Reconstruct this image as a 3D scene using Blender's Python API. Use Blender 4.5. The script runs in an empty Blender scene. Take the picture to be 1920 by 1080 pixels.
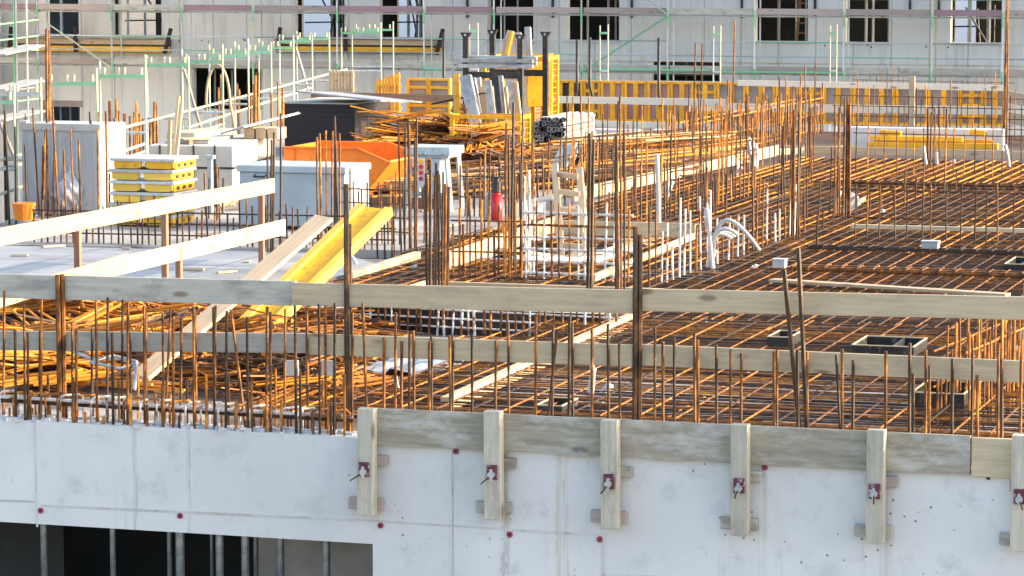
import bpy, bmesh, math, random
from mathutils import Vector, Matrix
from mathutils.geometry import tessellate_polygon
random.seed(11)
rnd = random.uniform
SC = bpy.context.scene
COL = SC.collection
rad = math.radians

# ---------------------------------------------------------------- camera, world, sun, exposure
F, HZ, CH = 6000.0, -115.0, 4.0            # focal length in photo pixels, horizon row, eye height over the deck
PITCH = math.atan((540 - HZ) / F)
YAW = rad(17.4)
cam_d = bpy.data.cameras.new('camera'); cam = bpy.data.objects.new('camera', cam_d); COL.objects.link(cam)
cam.location = (0, 0, CH); cam.rotation_euler = (rad(90) - PITCH, 0, YAW)
cam_d.sensor_width = 36; cam_d.lens = 36 * F / 1920; cam_d.clip_start = 0.5; cam_d.clip_end = 5000
SC.camera = cam
SUN_EL, SUN_AZ = rad(19), rad(74)          # azimuth from +Y (into the picture) towards +X (right)
W = bpy.data.worlds.new('World'); SC.world = W; W.use_nodes = True
nt = W.node_tree; bg = nt.nodes['Background']
sky = nt.nodes.new('ShaderNodeTexSky'); sky.sky_type = 'NISHITA'; sky.sun_disc = False
sky.sun_elevation = SUN_EL; sky.sun_rotation = SUN_AZ; sky.dust_density = 3.0; sky.ozone_density = 0.8
nt.links.new(sky.outputs[0], bg.inputs[0]); bg.inputs[1].default_value = 0.15
sl = bpy.data.lights.new('sun', 'SUN'); so = bpy.data.objects.new('sun', sl); COL.objects.link(so)
sl.energy = 2.3; sl.angle = rad(0.6); sl.color = (1.0, 0.81, 0.56)
sd = Vector((math.sin(SUN_AZ) * math.cos(SUN_EL), math.cos(SUN_AZ) * math.cos(SUN_EL), math.sin(SUN_EL)))
so.rotation_euler = sd.to_track_quat('Z', 'Y').to_euler()
vs = SC.view_settings
vs.view_transform = 'Standard'; vs.look = 'None'; vs.exposure = 2.0; vs.gamma = 1; vs.use_curve_mapping = False

# ---------------------------------------------------------------- pixel -> place
MC = cam.rotation_euler.to_matrix()
O = Vector((0, 0, CH))
def ray(px, py): return MC @ Vector((px - 960, 540 - py, -F))
def gz(px, py, z=0.0):
    d = ray(px, py); return O + d * ((z - CH) / d.z)
def gy(px, py, Y):
    d = ray(px, py); return O + d * (Y / d.y)
def proj(P):
    v = MC.transposed() @ (Vector(P) - O); return 960 + F * v.x / -v.z, 540 - F * v.y / -v.z
def dist(P): return -(MC.transposed() @ (Vector(P) - O)).z
def ppm(P): return F / dist(P)
def up(P, py):                             # the height over P of the point of P's vertical seen in row py
    P = Vector(P); d = ray(proj(P)[0], py); t = math.hypot(P.x, P.y) / math.hypot(d.x, d.y)
    return CH + d.z * t - P.z
V = Vector
ZD = -0.25                                 # top of the deck boarding / of the front wall

# ---------------------------------------------------------------- materials
MATS = {}
def mat(name, col, rough=0.7, metal=0.0, build=None, bump=0.0):
    m = bpy.data.materials.new(name); m.use_nodes = True; t = m.node_tree
    b = t.nodes['Principled BSDF']; b.inputs['Roughness'].default_value = rough; b.inputs['Metallic'].default_value = metal
    b.inputs['Base Color'].default_value = (*col, 1)
    if build: build(t, b)
    MATS[name] = m
    return m
def N(t, k, **kw):
    n = t.nodes.new(k)
    for a, v in kw.items(): setattr(n, a, v)
    return n
def coords(t, kind='Object', scale=(1, 1, 1), loc=(0, 0, 0)):
    tc = N(t, 'ShaderNodeTexCoord'); mp = N(t, 'ShaderNodeMapping'); mp.inputs['Scale'].default_value = scale; mp.inputs['Location'].default_value = loc
    if kind == 'World':
        g = N(t, 'ShaderNodeNewGeometry'); t.links.new(g.outputs['Position'], mp.inputs[0])
    else: t.links.new(tc.outputs[kind], mp.inputs[0])
    return mp.outputs[0]
def noise(t, vec, scale, detail=4, rough=0.6):
    n = N(t, 'ShaderNodeTexNoise'); n.inputs['Scale'].default_value = scale; n.inputs['Detail'].default_value = detail
    n.inputs['Roughness'].default_value = rough; t.links.new(vec, n.inputs['Vector']); return n.outputs['Fac']
def ramp(t, fac, stops):
    r = N(t, 'ShaderNodeValToRGB'); e = r.color_ramp.elements
    while len(e) < len(stops): e.new(0.5)
    for i, (p, c) in enumerate(stops):
        e[i].position = p; e[i].color = (*c, 1) if len(c) == 3 else c
    t.links.new(fac, r.inputs[0]); return r.outputs[0]
def mix(t, fac, a, b, mode='MIX'):
    n = N(t, 'ShaderNodeMix', data_type='RGBA', blend_type=mode)
    for i, v in ((0, fac), (6, a), (7, b)):
        if hasattr(v, 'is_linked') or isinstance(v, bpy.types.NodeSocket): t.links.new(v, n.inputs[i])
        else: n.inputs[i].default_value = v if i == 0 else (*v, 1)
    return n.outputs[2]
def math_(t, op, a, b=None):
    n = N(t, 'ShaderNodeMath', operation=op)
    for i, v in enumerate((a, b)):
        if v is None: continue
        if isinstance(v, bpy.types.NodeSocket): t.links.new(v, n.inputs[i])
        else: n.inputs[i].default_value = v
    return n.outputs[0]
def bump(t, b, h, s=0.3, d=0.01):
    n = N(t, 'ShaderNodeBump'); n.inputs['Strength'].default_value = s; n.inputs['Distance'].default_value = d
    t.links.new(h, n.inputs['Height']); t.links.new(n.outputs[0], b.inputs['Normal'])
def mottled(c1, c2, scale=4, c3=None, s3=30, lo=0.35, hi=0.65, bs=0.2, kind='Object', stretch=(1, 1, 1)):
    def f(t, b):
        v = coords(t, kind, stretch)
        c = ramp(t, noise(t, v, scale), [(lo, c1), (hi, c2)])
        if c3:
            c = mix(t, ramp(t, noise(t, v, s3, 3), [(0.56, (0, 0, 0)), (0.68, (1, 1, 1))]), c, c3)
        oi = N(t, 'ShaderNodeObjectInfo')
        k = math_(t, 'MULTIPLY_ADD', oi.outputs['Random'], 0.3); k.node.inputs[2].default_value = 0.85
        hs = N(t, 'ShaderNodeHueSaturation'); t.links.new(k, hs.inputs['Value']); t.links.new(c, hs.inputs['Color'])
        t.links.new(hs.outputs[0], b.inputs['Base Color'])
        if bs: bump(t, b, noise(t, v, s3 * 2, 3), bs, 0.004)
    return f
def wood(c1, c2, knots=(0.16, 0.09, 0.05), dirt=None, dirt_amt=0.6):
    def f(t, b):
        oi = N(t, 'ShaderNodeObjectInfo')
        tc = N(t, 'ShaderNodeTexCoord')
        va = N(t, 'ShaderNodeVectorMath', operation='ADD'); t.links.new(tc.outputs['Object'], va.inputs[0])
        sc_ = N(t, 'ShaderNodeVectorMath', operation='SCALE'); sc_.inputs[0].default_value = (37, 13, 7); t.links.new(oi.outputs['Random'], sc_.inputs['Scale'])
        t.links.new(sc_.outputs[0], va.inputs[1])
        mp = N(t, 'ShaderNodeMapping'); mp.inputs['Scale'].default_value = (0.9, 14, 14); t.links.new(va.outputs[0], mp.inputs[0])
        c = ramp(t, noise(t, mp.outputs[0], 2.2, 6, 0.65), [(0.3, c1), (0.7, c2)])
        vr = N(t, 'ShaderNodeTexVoronoi'); vr.inputs['Scale'].default_value = 1.0
        mk = N(t, 'ShaderNodeMapping'); mk.inputs['Scale'].default_value = (1.6, 2.6, 4.5); t.links.new(va.outputs[0], mk.inputs[0]); t.links.new(mk.outputs[0], vr.inputs['Vector'])
        k = ramp(t, vr.outputs['Distance'], [(0.09, (1, 1, 1)), (0.17, (0, 0, 0))])
        c = mix(t, math_(t, 'MULTIPLY', k, 0.75), c, knots)
        if dirt:
            mb = N(t, 'ShaderNodeMapping'); mb.inputs['Scale'].default_value = (1.0, 2.5, 2.5); t.links.new(va.outputs[0], mb.inputs[0])
            d = ramp(t, noise(t, mb.outputs[0], 2.3, 5, 0.7), [(0.48, (0, 0, 0)), (0.66, (dirt_amt,) * 3)])
            c = mix(t, d, c, dirt)
        k2 = math_(t, 'MULTIPLY_ADD', oi.outputs['Random'], 0.3); k2.node.inputs[2].default_value = 0.85
        hs = N(t, 'ShaderNodeHueSaturation'); t.links.new(k2, hs.inputs['Value']); t.links.new(c, hs.inputs['Color'])
        t.links.new(hs.outputs[0], b.inputs['Base Color'])
        bump(t, b, noise(t, mp.outputs[0], 3, 5), 0.25, 0.004)
    return f
Y0W = gz(700, 822, ZD).y
def front_concrete(t, b):
    v = coords(t, 'World')
    c = ramp(t, noise(t, v, 0.8, 6, 0.6), [(0.3, (0.60, 0.60, 0.59)), (0.7, (0.73, 0.73, 0.72))])
    c = mix(t, ramp(t, noise(t, v, 3.1, 6, 0.7), [(0.53, (0, 0, 0)), (0.75, (0.7,) * 3)]), c, (0.40, 0.41, 0.42))
    sx = N(t, 'ShaderNodeSeparateXYZ'); t.links.new(v, sx.inputs[0])
    pn = N(t, 'ShaderNodeTexWhiteNoise', noise_dimensions='1D'); t.links.new(math_(t, 'FLOOR', math_(t, 'MULTIPLY_ADD', sx.outputs[0], 0.78)), pn.inputs['W'])
    c = mix(t, math_(t, 'MULTIPLY', pn.outputs['Value'], 0.22), c, (0.42, 0.42, 0.41))
    run = noise(t, coords(t, 'World', (30, 30, 0.5)), 1.0, 4, 0.7)
    for px_, w_, cc in ((948, .05, (.30, .27, .20)), (1050, .035, (.42, .33, .12)), (1062, .03, (.45, .36, .16)), (253, .03, (.34, .34, .27)), (355, .04, (.36, .34, .26)), (1135, .03, (.40, .38, .30)), (1660, .06, (.42, .41, .38)), (1430, .05, (.42, .41, .38))):
        wob = math_(t, 'MULTIPLY_ADD', noise(t, coords(t, 'World', (1, 1, 1.2), (px_, 0, 0)), 1.5, 4, 0.6), 0.12); t.links.new(sx.outputs[0], wob.node.inputs[2])
        df = math_(t, 'ABSOLUTE', math_(t, 'SUBTRACT', wob, gy(px_, 900, Y0W).x + .06))
        st = math_(t, 'MAXIMUM', math_(t, 'SUBTRACT', 1.0, math_(t, 'DIVIDE', df, w_)), 0.0)
        c = mix(t, math_(t, 'MULTIPLY', st, ramp(t, run, [(0.40, (0, 0, 0)), (0.66, (0.9,) * 3)])), c, cc)
    # vertical runs of rusty and grey water
    vv = coords(t, 'World', (2.6, 2.6, 0.10))
    c = mix(t, ramp(t, noise(t, vv, 1.6, 5, 0.7), [(0.60, (0, 0, 0)), (0.72, (0.35,) * 3)]), c, (0.36, 0.34, 0.27))
    vv2 = coords(t, 'World', (7, 7, 0.12), (4.3, 0, 0))
    c = mix(t, ramp(t, noise(t, vv2, 1.3, 3, 0.5), [(0.66, (0, 0, 0)), (0.74, (0.4,) * 3)]), c, (0.42, 0.36, 0.22))
    # pores and scratches
    po = N(t, 'ShaderNodeTexVoronoi'); po.inputs['Scale'].default_value = 9; t.links.new(v, po.inputs['Vector'])
    pm = ramp(t, po.outputs['Distance'], [(0.07, (1, 1, 1)), (0.12, (0, 0, 0))])
    pk = ramp(t, noise(t, v, 0.7, 2), [(0.55, (0, 0, 0)), (0.64, (1, 1, 1))])
    c = mix(t, math_(t, 'MULTIPLY', pm, math_(t, 'MULTIPLY', pk, 0.85)), c, (0.10, 0.10, 0.11))
    t.links.new(c, b.inputs['Base Color']); bump(t, b, noise(t, v, 18, 5), 0.15, 0.004)
def facade_concrete(t, b):
    v = coords(t, 'World')
    c = ramp(t, noise(t, v, 0.25, 5, 0.6), [(0.3, (0.60, 0.585, 0.55)), (0.7, (0.74, 0.725, 0.69))])
    vv = coords(t, 'World', (1.6, 1.6, 0.12))
    c = mix(t, ramp(t, noise(t, vv, 1.0, 6, 0.75), [(0.5, (0, 0, 0)), (0.72, (0.5,) * 3)]), c, (0.27, 0.255, 0.23))
    sx = N(t, 'ShaderNodeSeparateXYZ'); t.links.new(v, sx.inputs[0])
    ln = math_(t, 'COMPARE', math_(t, 'FRACT', math_(t, 'MULTIPLY', sx.outputs[0], 0.8)), 0.5); ln.node.inputs[2].default_value = 0.02
    c = mix(t, math_(t, 'MULTIPLY', ln, 0.45), c, (0.18, 0.17, 0.15))
    t.links.new(c, b.inputs['Base Color']); bump(t, b, noise(t, v, 6, 4), 0.2, 0.01)
def slab_concrete(t, b):
    v = coords(t, 'World')
    c = ramp(t, noise(t, v, 0.5, 6, 0.65), [(0.3, (0.23, 0.24, 0.255)), (0.7, (0.37, 0.38, 0.40))])
    vs_ = coords(t, 'World', (0.15, 2.0, 1))
    c = mix(t, ramp(t, noise(t, vs_, 1.5, 6, 0.7), [(0.5, (0, 0, 0)), (0.75, (0.6,) * 3)]), c, (0.20, 0.19, 0.18))
    sx = N(t, 'ShaderNodeSeparateXYZ'); t.links.new(v, sx.inputs[0])
    for ch, f_ in ((0, .42), (1, .31)):
        ln = math_(t, 'COMPARE', math_(t, 'FRACT', math_(t, 'MULTIPLY', sx.outputs[ch], f_)), 0.5); ln.node.inputs[2].default_value = 0.008
        c = mix(t, math_(t, 'MULTIPLY', ln, 0.7), c, (0.09, 0.085, 0.08))
    c = mix(t, ramp(t, noise(t, coords(t, 'World', (.5, .9, 1)), 0.9, 5, 0.65), [(0.5, (0, 0, 0)), (0.6, (0.55,) * 3)]), c, (0.15, 0.15, 0.155))
    t.links.new(c, b.inputs['Base Color']); bump(t, b, noise(t, v, 9, 5), 0.2, 0.006)
def deck_boarding(t, b):
    v = coords(t, 'World')
    c = ramp(t, noise(t, v, 0.35, 6, 0.7), [(0.34, (0.09, 0.045, 0.02)), (0.44, (0.16, 0.13, 0.11)), (0.54, (0.36, 0.35, 0.34))])  # pale greys also put the deck's reflected light into its colour
    c = mix(t, ramp(t, noise(t, v, 2.4, 6, 0.75), [(0.55, (0, 0, 0)), (0.7, (0.8,) * 3)]), c, (0.045, 0.03, 0.024))
    c = mix(t, ramp(t, noise(t, v, 5.0, 4, 0.7), [(0.66, (0, 0, 0)), (0.72, (0.8,) * 3)]), c, (0.42, 0.42, 0.42))
    t.links.new(c, b.inputs['Base Color'])
def rust(c1, c2, c3):
    def f(t, b):
        v = coords(t, 'World', (6, 6, 3)); oi = N(t, 'ShaderNodeObjectInfo')
        c = ramp(t, noise(t, v, 1.6, 5, 0.7), [(0.42, c1), (0.56, c2), (0.72, c3)])
        k = math_(t, 'MULTIPLY_ADD', oi.outputs['Random'], 0.6); k.node.inputs[2].default_value = 0.7
        hs = N(t, 'ShaderNodeHueSaturation'); t.links.new(k, hs.inputs['Value']); t.links.new(c, hs.inputs['Color'])
        t.links.new(hs.outputs[0], b.inputs['Base Color'])
        bump(t, b, noise(t, coords(t, 'World', (10, 10, 60)), 1.5, 2), 0.5, 0.004)
    return f
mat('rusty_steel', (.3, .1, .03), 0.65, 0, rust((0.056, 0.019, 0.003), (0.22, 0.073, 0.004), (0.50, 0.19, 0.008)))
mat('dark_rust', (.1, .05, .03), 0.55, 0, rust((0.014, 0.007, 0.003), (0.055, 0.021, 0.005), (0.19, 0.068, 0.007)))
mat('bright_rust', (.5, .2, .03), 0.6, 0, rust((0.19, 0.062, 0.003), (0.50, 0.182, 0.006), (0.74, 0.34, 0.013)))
mat('cement_splashed_steel', (.5, .5, .5), 0.8, 0, mottled((0.20, 0.09, 0.04), (0.62, 0.60, 0.58), 5, None, 20, 0.40, 0.48, 0.3, 'World'))
mat('cement_coated_steel', (.6, .6, .6), 0.8, 0, mottled((0.58, 0.57, 0.55), (0.68, 0.67, 0.65), 5, (0.25, 0.12, 0.05), 22, bs=0.4, kind='World'))
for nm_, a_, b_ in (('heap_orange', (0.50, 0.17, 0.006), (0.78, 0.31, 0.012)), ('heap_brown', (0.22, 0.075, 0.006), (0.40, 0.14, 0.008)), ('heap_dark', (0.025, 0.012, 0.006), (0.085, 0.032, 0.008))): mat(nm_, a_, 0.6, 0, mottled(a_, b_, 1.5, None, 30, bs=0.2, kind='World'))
mat('front_concrete', (.6, .6, .6), 0.85, 0, front_concrete)
mat('facade_concrete', (.5, .5, .45), 0.9, 0, facade_concrete)
mat('slab_concrete', (.3, .3, .3), 0.6, 0, slab_concrete)
mat('deck_boarding', (.2, .1, .05), 0.7, 0, deck_boarding)
mat('yard_concrete', (.35, .34, .32), 0.85, 0, mottled((0.22, 0.21, 0.20), (0.37, 0.36, 0.34), 0.7, (0.17, 0.13, 0.10), 1.6, kind='World'))
mat('earth', (.2, .17, .13), 0.95, 0, mottled((0.13, 0.11, 0.09), (0.24, 0.21, 0.17), 0.4, (0.1, .09, .08), 2, kind='World'))
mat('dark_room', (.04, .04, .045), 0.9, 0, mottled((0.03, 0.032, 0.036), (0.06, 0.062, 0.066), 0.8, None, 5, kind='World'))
mat('pine', (.6, .45, .3), 0.65, 0, wood((0.44, 0.31, 0.18), (0.58, 0.44, 0.28), dirt=(0.34, 0.28, 0.21), dirt_amt=0.4))
mat('rail_pine', (.5, .45, .36), 0.7, 0, wood((0.47, 0.375, 0.235), (0.62, 0.51, 0.34), dirt=(0.32, 0.28, 0.21), dirt_amt=0.5))
mat('pale_pine', (.7, .6, .45), 0.7, 0, wood((0.74, 0.63, 0.48), (0.83, 0.74, 0.60)))  # extra pale pine; on the back rails it paints the brightening of haze
mat('post_wood', (.4, .4, .3), 0.8, 0, wood((0.42, 0.39, 0.315), (0.58, 0.54, 0.445), knots=(0.1, 0.07, 0.05), dirt=(0.25, 0.23, 0.20), dirt_amt=0.55))
mat('grey_board', (.4, .4, .38), 0.8, 0, wood((0.36, 0.345, 0.295), (0.48, 0.46, 0.395), dirt=(0.16, 0.15, 0.13), dirt_amt=0.55))
mat('weathered_board', (.3, .28, .23), 0.85, 0, wood((0.21, 0.19, 0.145), (0.36, 0.325, 0.25), knots=(0.07, 0.06, 0.05), dirt=(0.55, 0.55, 0.53), dirt_amt=0.6))
mat('red_brown_wood', (.3, .15, .08), 0.75, 0, wood((0.22, 0.10, 0.055), (0.36, 0.20, 0.12)))
mat('old_plank', (.4, .3, .3), 0.8, 0, wood((0.30, 0.24, 0.22), (0.40, 0.33, 0.30)))
mat('plum_plank', (.25, .13, .16), 0.7, 0, wood((0.22, 0.13, 0.15), (0.30, 0.19, 0.21)))
mat('black_ply', (.01, .01, .01), 0.45, 0, mottled((0.010, 0.010, 0.011), (0.022, 0.021, 0.022), 3, (0.10, 0.10, 0.10), 14, bs=0.1, kind='World'))
mat('brown_ply', (.04, .025, .03), 0.7, 0, mottled((0.016, 0.009, 0.011), (0.026, 0.014, 0.017), 1, None, 12, bs=0.05, stretch=(1, 1, 10)))
mat('yellow_paint', (.8, .5, .02), 0.5, 0, mottled((0.74, 0.35, 0.006), (0.84, 0.44, 0.010), 3, (0.50, 0.26, 0.03), 9))
mat('pale_yellow', (.8, .6, .1), 0.55, 0, wood((0.74, 0.42, 0.03), (0.80, 0.53, 0.09), knots=(0.5, 0.26, 0.03)))
mat('orange_paint', (.8, .33, .02), 0.45, 0, mottled((0.78, 0.33, 0.006), (0.86, 0.41, 0.010), 3, (0.5, 0.20, 0.02), 11))
mat('skip_orange', (.8, .2, .01), 0.4, 0, mottled((0.76, 0.17, 0.008), (0.82, 0.22, 0.012), 2, (0.55, 0.15, 0.03), 9))
mat('galvanised', (.5, .52, .55), 0.4, 0.5, mottled((0.42, 0.46, 0.50), (0.60, 0.63, 0.66), 6, (0.3, 0.32, 0.34), 18))
mat('prop_steel', (.25, .3, .33), 0.4, 0.6, mottled((0.20, 0.24, 0.28), (0.40, 0.46, 0.50), 9, None, 25))
mat('green_paint', (.1, .5, .25), 0.5, 0, mottled((0.12, 0.40, 0.20), (0.22, 0.50, 0.29), 6, (0.36, 0.44, 0.37), 16))
mat('pale_pole', (.7, .7, .6), 0.5, 0, mottled((0.40, 0.40, 0.28), (0.50, 0.48, 0.37), 2, (0.20, 0.42, 0.20), 3, stretch=(1, 1, .6)))
mat('white_paint', (.75, .76, .78), 0.5, 0, mottled((0.40, 0.41, 0.41), (0.50, 0.51, 0.50), 1.5, (0.42, 0.40, 0.37), 6, bs=0.05))
mat('blue_grey_paint', (.55, .62, .7), 0.45, 0, mottled((0.30, 0.35, 0.39), (0.38, 0.43, 0.46), 1.5, (0.33, 0.36, 0.38), 5, bs=0.05))
mat('machine_grey', (.5, .57, .6), 0.45, 0, mottled((0.28, 0.34, 0.37), (0.40, 0.46, 0.48), 4, (0.22, 0.22, 0.22), 10))
mat('white_foam', (.75, .74, .7), 0.85, 0, mottled((0.40, 0.39, 0.355), (0.52, 0.50, 0.455), 2, (0.38, 0.36, 0.33), 8))
mat('conduit_plastic', (.6, .62, .66), 0.4, 0, mottled((0.36, 0.38, 0.41), (0.46, 0.48, 0.50), 4, None, 30, bs=0))
mat('aluminium', (.6, .61, .62), 0.4, 0.35, mottled((0.28, 0.285, 0.29), (0.48, 0.48, 0.48), 5, (0.2, 0.2, 0.2), 8))
mat('black_steel', (.015, .015, .018), 0.5, 0, mottled((0.012, 0.012, 0.014), (0.03, 0.03, 0.034), 4, (.1, .06, .03), 12))
mat('grey_panel', (.3, .3, .32), 0.6, 0, mottled((0.27, 0.26, 0.26), (0.40, 0.385, 0.38), 2, None, 8))
mat('pink_panel', (.3, .2, .22), 0.6, 0, mottled((0.40, 0.24, 0.25), (0.48, 0.32, 0.32), 2, None, 8))
mat('red_paint', (.6, .02, .02), 0.35, 0, mottled((0.55, 0.015, 0.015), (0.65, 0.03, 0.02), 3, None, 9, bs=0))
mat('red_cone', (.35, .02, .08), 0.5, 0, mottled((0.30, 0.015, 0.06), (0.42, 0.03, 0.10), 9, None, 30, bs=0))
mat('clamp_paint', (.2, .03, .06), 0.5, 0, mottled((0.08, 0.014, 0.026), (0.14, 0.024, 0.045), 8, (0.45, 0.43, 0.45), 26, kind='World'))
mat('bag_plastic', (.6, .64, .7), 0.25, 0, mottled((0.24, 0.27, 0.32), (0.40, 0.43, 0.47), 4, None, 9))
mat('light_concrete', (.6, .6, .6), 0.85, 0, mottled((0.52, 0.53, 0.54), (0.64, 0.645, 0.65), 1.2, None, 8, kind='World'))
mat('backdrop_white', (.8, .82, .84), 0.9, 0)
M = MATS

# ---------------------------------------------------------------- mesh helpers
class MB:
    def __init__(s): s.bm = bmesh.new()
    def box(s, c, size, rot=None):
        r = bmesh.ops.create_cube(s.bm, size=1)
        m = Matrix.Translation(V(c)) @ (rot.to_4x4() if rot else Matrix()) @ Matrix.Diagonal((*size, 1))
        bmesh.ops.transform(s.bm, matrix=m, verts=r['verts']); return s
    def span(s, a, b):
        a, b = V(a), V(b); return s.box((a + b) / 2, [abs(x) for x in (b - a)])
    def tube(s, p, q, r, n=6, r2=None):
        p, q = V(p), V(q); d = q - p
        if d.length < 1e-6: return s
        o = bmesh.ops.create_cone(s.bm, cap_ends=True, segments=n, radius1=r, radius2=r if r2 is None else r2, depth=d.length)
        bmesh.ops.transform(s.bm, matrix=Matrix.Translation((p + q) / 2) @ d.to_track_quat('Z', 'Y').to_matrix().to_4x4(), verts=o['verts']); return s
    def path(s, pts, r, n=6):
        rings = []; pts = [V(p) for p in pts]; ref = None
        for i, p in enumerate(pts):
            d = (pts[min(i + 1, len(pts) - 1)] - pts[max(i - 1, 0)]).normalized()
            if ref is None: ref = d.orthogonal().normalized()
            ref = (ref - d * ref.dot(d))
            ref = ref.normalized() if ref.length > 1e-5 else d.orthogonal().normalized()
            b2 = d.cross(ref)
            rings.append([s.bm.verts.new(p + (ref * math.cos(a) + b2 * math.sin(a)) * r) for a in (2 * math.pi * k / n for k in range(n))])
        for a, b in zip(rings, rings[1:]):
            for k in range(n): s.bm.faces.new((a[k], a[(k + 1) % n], b[(k + 1) % n], b[k]))
        s.bm.faces.new(rings[0][::-1]); s.bm.faces.new(rings[-1]); return s
    def prism(s, poly, d):                 # polygon of points, pushed along d
        a = [s.bm.verts.new(V(p)) for p in poly]; b = [s.bm.verts.new(V(p) + V(d)) for p in poly]; n = len(poly)
        s.bm.faces.new(a[::-1]); s.bm.faces.new(b)
        for i in range(n): s.bm.faces.new((a[i], a[(i + 1) % n], b[(i + 1) % n], b[i]))
        return s
    def bevel(s, w):
        bmesh.ops.bevel(s.bm, geom=s.bm.edges[:], offset=w, segments=1, affect='EDGES', clamp_overlap=True); return s
    def build(s, name, m, parent=None, loc=None, smooth=False, matrix=None):
        bmesh.ops.recalc_face_normals(s.bm, faces=s.bm.faces[:])
        me = bpy.data.meshes.new(name); s.bm.to_mesh(me); s.bm.free()
        me.materials.append(M[m])
        if smooth: me.polygons.foreach_set('use_smooth', [True] * len(me.polygons))
        o = bpy.data.objects.new(name, me); COL.objects.link(o)
        if loc is not None: o.location = loc
        if matrix is not None: o.matrix_world = matrix
        if parent: o.parent = parent
        return o
def tag(o, label=None, cat=None, group=None, kind=None):
    if label: o['label'] = label
    if cat: o['category'] = cat
    if group: o['group'] = group
    if kind: o['kind'] = kind
    return o
def empty(name, loc, label, cat, group=None, rz=0):
    o = bpy.data.objects.new(name, None); COL.objects.link(o); o.location = loc; o.rotation_euler = (0, 0, rz); o.empty_display_size = 0.2
    return tag(o, label, cat, group)
UNIT = {}
def unit(m):
    if m not in UNIT:
        b = bmesh.new(); bmesh.ops.create_cone(b, cap_ends=True, segments=6, radius1=1, radius2=1, depth=1)
        bmesh.ops.translate(b, verts=b.verts[:], vec=(0, 0, 0.5))
        me = bpy.data.meshes.new('bar'); b.to_mesh(me); b.free(); me.materials.append(M[m]); UNIT[m] = me
    return UNIT[m]
def rod(name, p, q, r, m, parent=None):     # one straight bar, the mesh shared
    p, q = V(p), V(q); d = q - p
    o = bpy.data.objects.new(name, unit(m)); COL.objects.link(o)
    if parent: p = p - parent.location; o.parent = parent
    o.location = p; o.rotation_mode = 'QUATERNION'; o.rotation_quaternion = d.to_track_quat('Z', 'Y'); o.scale = (r, r, d.length)
    return o
def frame_of(p, q, upv=(0, 0, 1)):
    x = (V(q) - V(p)).normalized(); y = V(upv).cross(x).normalized(); z = x.cross(y)
    return Matrix((x, y, z)).transposed()
def board(name, p, q, h, t, m, parent=None, upv=(0, 0, 1), bev=0.004, wavy=0):
    """A plank from p to q (middle of its lower edge), h high along up, t thick; grain along its own X."""
    p, q = V(p), V(q); L = (q - p).length; b = MB()
    if wavy:
        n = 40; poly = [(L * i / n, -t / 2, (abs(math.sin(i * .45)) + .6 * math.sin(i * 1.1 + 1)) * wavy * (1.0 if i < 24 else .25)) for i in range(n + 1)] + [(L, -t / 2, h), (0, -t / 2, h)]
        b.prism(poly, (0, t, 0))
    else:
        b.box((L / 2, 0, h / 2), (L, t, h))
        if bev: b.bevel(min(bev, t * .3))
    mx = Matrix.Translation(p) @ frame_of(p, q, upv).to_4x4()
    if parent: mx = parent.matrix_basis.inverted() @ mx if parent.rotation_euler.z else Matrix.Translation(-parent.location) @ mx
    o = b.build(name, m); o.matrix_basis = mx
    if parent: o.parent = parent
    return o

# ================================================================ SETTING
Y0 = gz(700, 822, ZD).y                     # outer face of the front wall
MB().span((-2500, -200, -8.2), (2500, 3000, -8.0)).build('ground', 'earth')['kind'] = 'structure'

# --- front wall with the opening at its foot
xl, xr = gy(-160, 800, Y0).x, gy(2120, 800, Y0).x
op_r = gy(699, 1040, Y0).x; op_t = gy(699, 1020, Y0).z
TH = 0.34
wall = empty('concrete_wall', (0, Y0, -8), 'pale front concrete wall with red tie holes and a dark opening at its foot', 'wall')
b = MB(); w0 = wall.location
b.span((op_r, Y0, -8), (xr, Y0 + TH, ZD)); 
b.span((xl - 8, Y0, op_t), (op_r, Y0 + TH, ZD))
bmesh.ops.translate(b.bm, verts=b.bm.verts[:], vec=-w0); b.build('wall_face', 'front_concrete', wall)
JN = [0]
def joint(pts, w=0.008, m='grey_panel', nm='joint_line', d=0.003):
    JN[0] += 1; d += JN[0] * .0005; bb = MB()
    if len(pts) > 3:
        P_ = [gy(*q, Y0) for q in pts]; k_ = [w * rnd(.3, 1) for q in pts]
        bb.prism([p - V((k, d, 0)) for p, k in zip(P_, k_)] + [p + V((k, -d, 0)) for p, k in zip(P_, k_)][::-1], (0, d + .002, 0)); pts = pts[:1]
    for (a, c) in zip(pts, pts[1:]):
        A, C_ = gy(*a, Y0), gy(*c, Y0)
        bb.box(((A + C_) / 2) + V((0, -d / 2 + .001, 0)), ((C_ - A).length + w, d, w), frame_of(A, C_, (0, 0, 1)))
    bmesh.ops.translate(bb.bm, verts=bb.bm.verts[:], vec=-w0); return bb.build(nm, m, wall)
mat('joint_grey', (.3, .3, .3), 0.9, 0, mottled((0.46, 0.46, 0.45), (0.58, 0.575, 0.56), 3, (0.40, 0.38, 0.31), 5, kind='World', bs=0))
joint([(-60, 936), (70, 941)], .02, 'joint_grey'); joint([(80, 948), (660, 975)], .022, 'joint_grey'); joint([(664, 974), (944, 992)], .016, 'joint_grey'); joint([(955, 994), (1130, 1003)], .022, 'joint_grey')
joint([(66, 798), (70, 986)], .018, 'joint_grey'); joint([(848, 845), (850, 1090)], .011, 'joint_grey')
jag = []
for i in range(26): jag.append((948 + rnd(-5, 5), 850 + i * 9.5))
joint(jag, .022, 'joint_grey'); joint([(1132, 1003), (1134, 1090)], .022, 'joint_grey'); joint([(1130, 1076), (1330, 1086)], .015, 'joint_grey')
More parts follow.
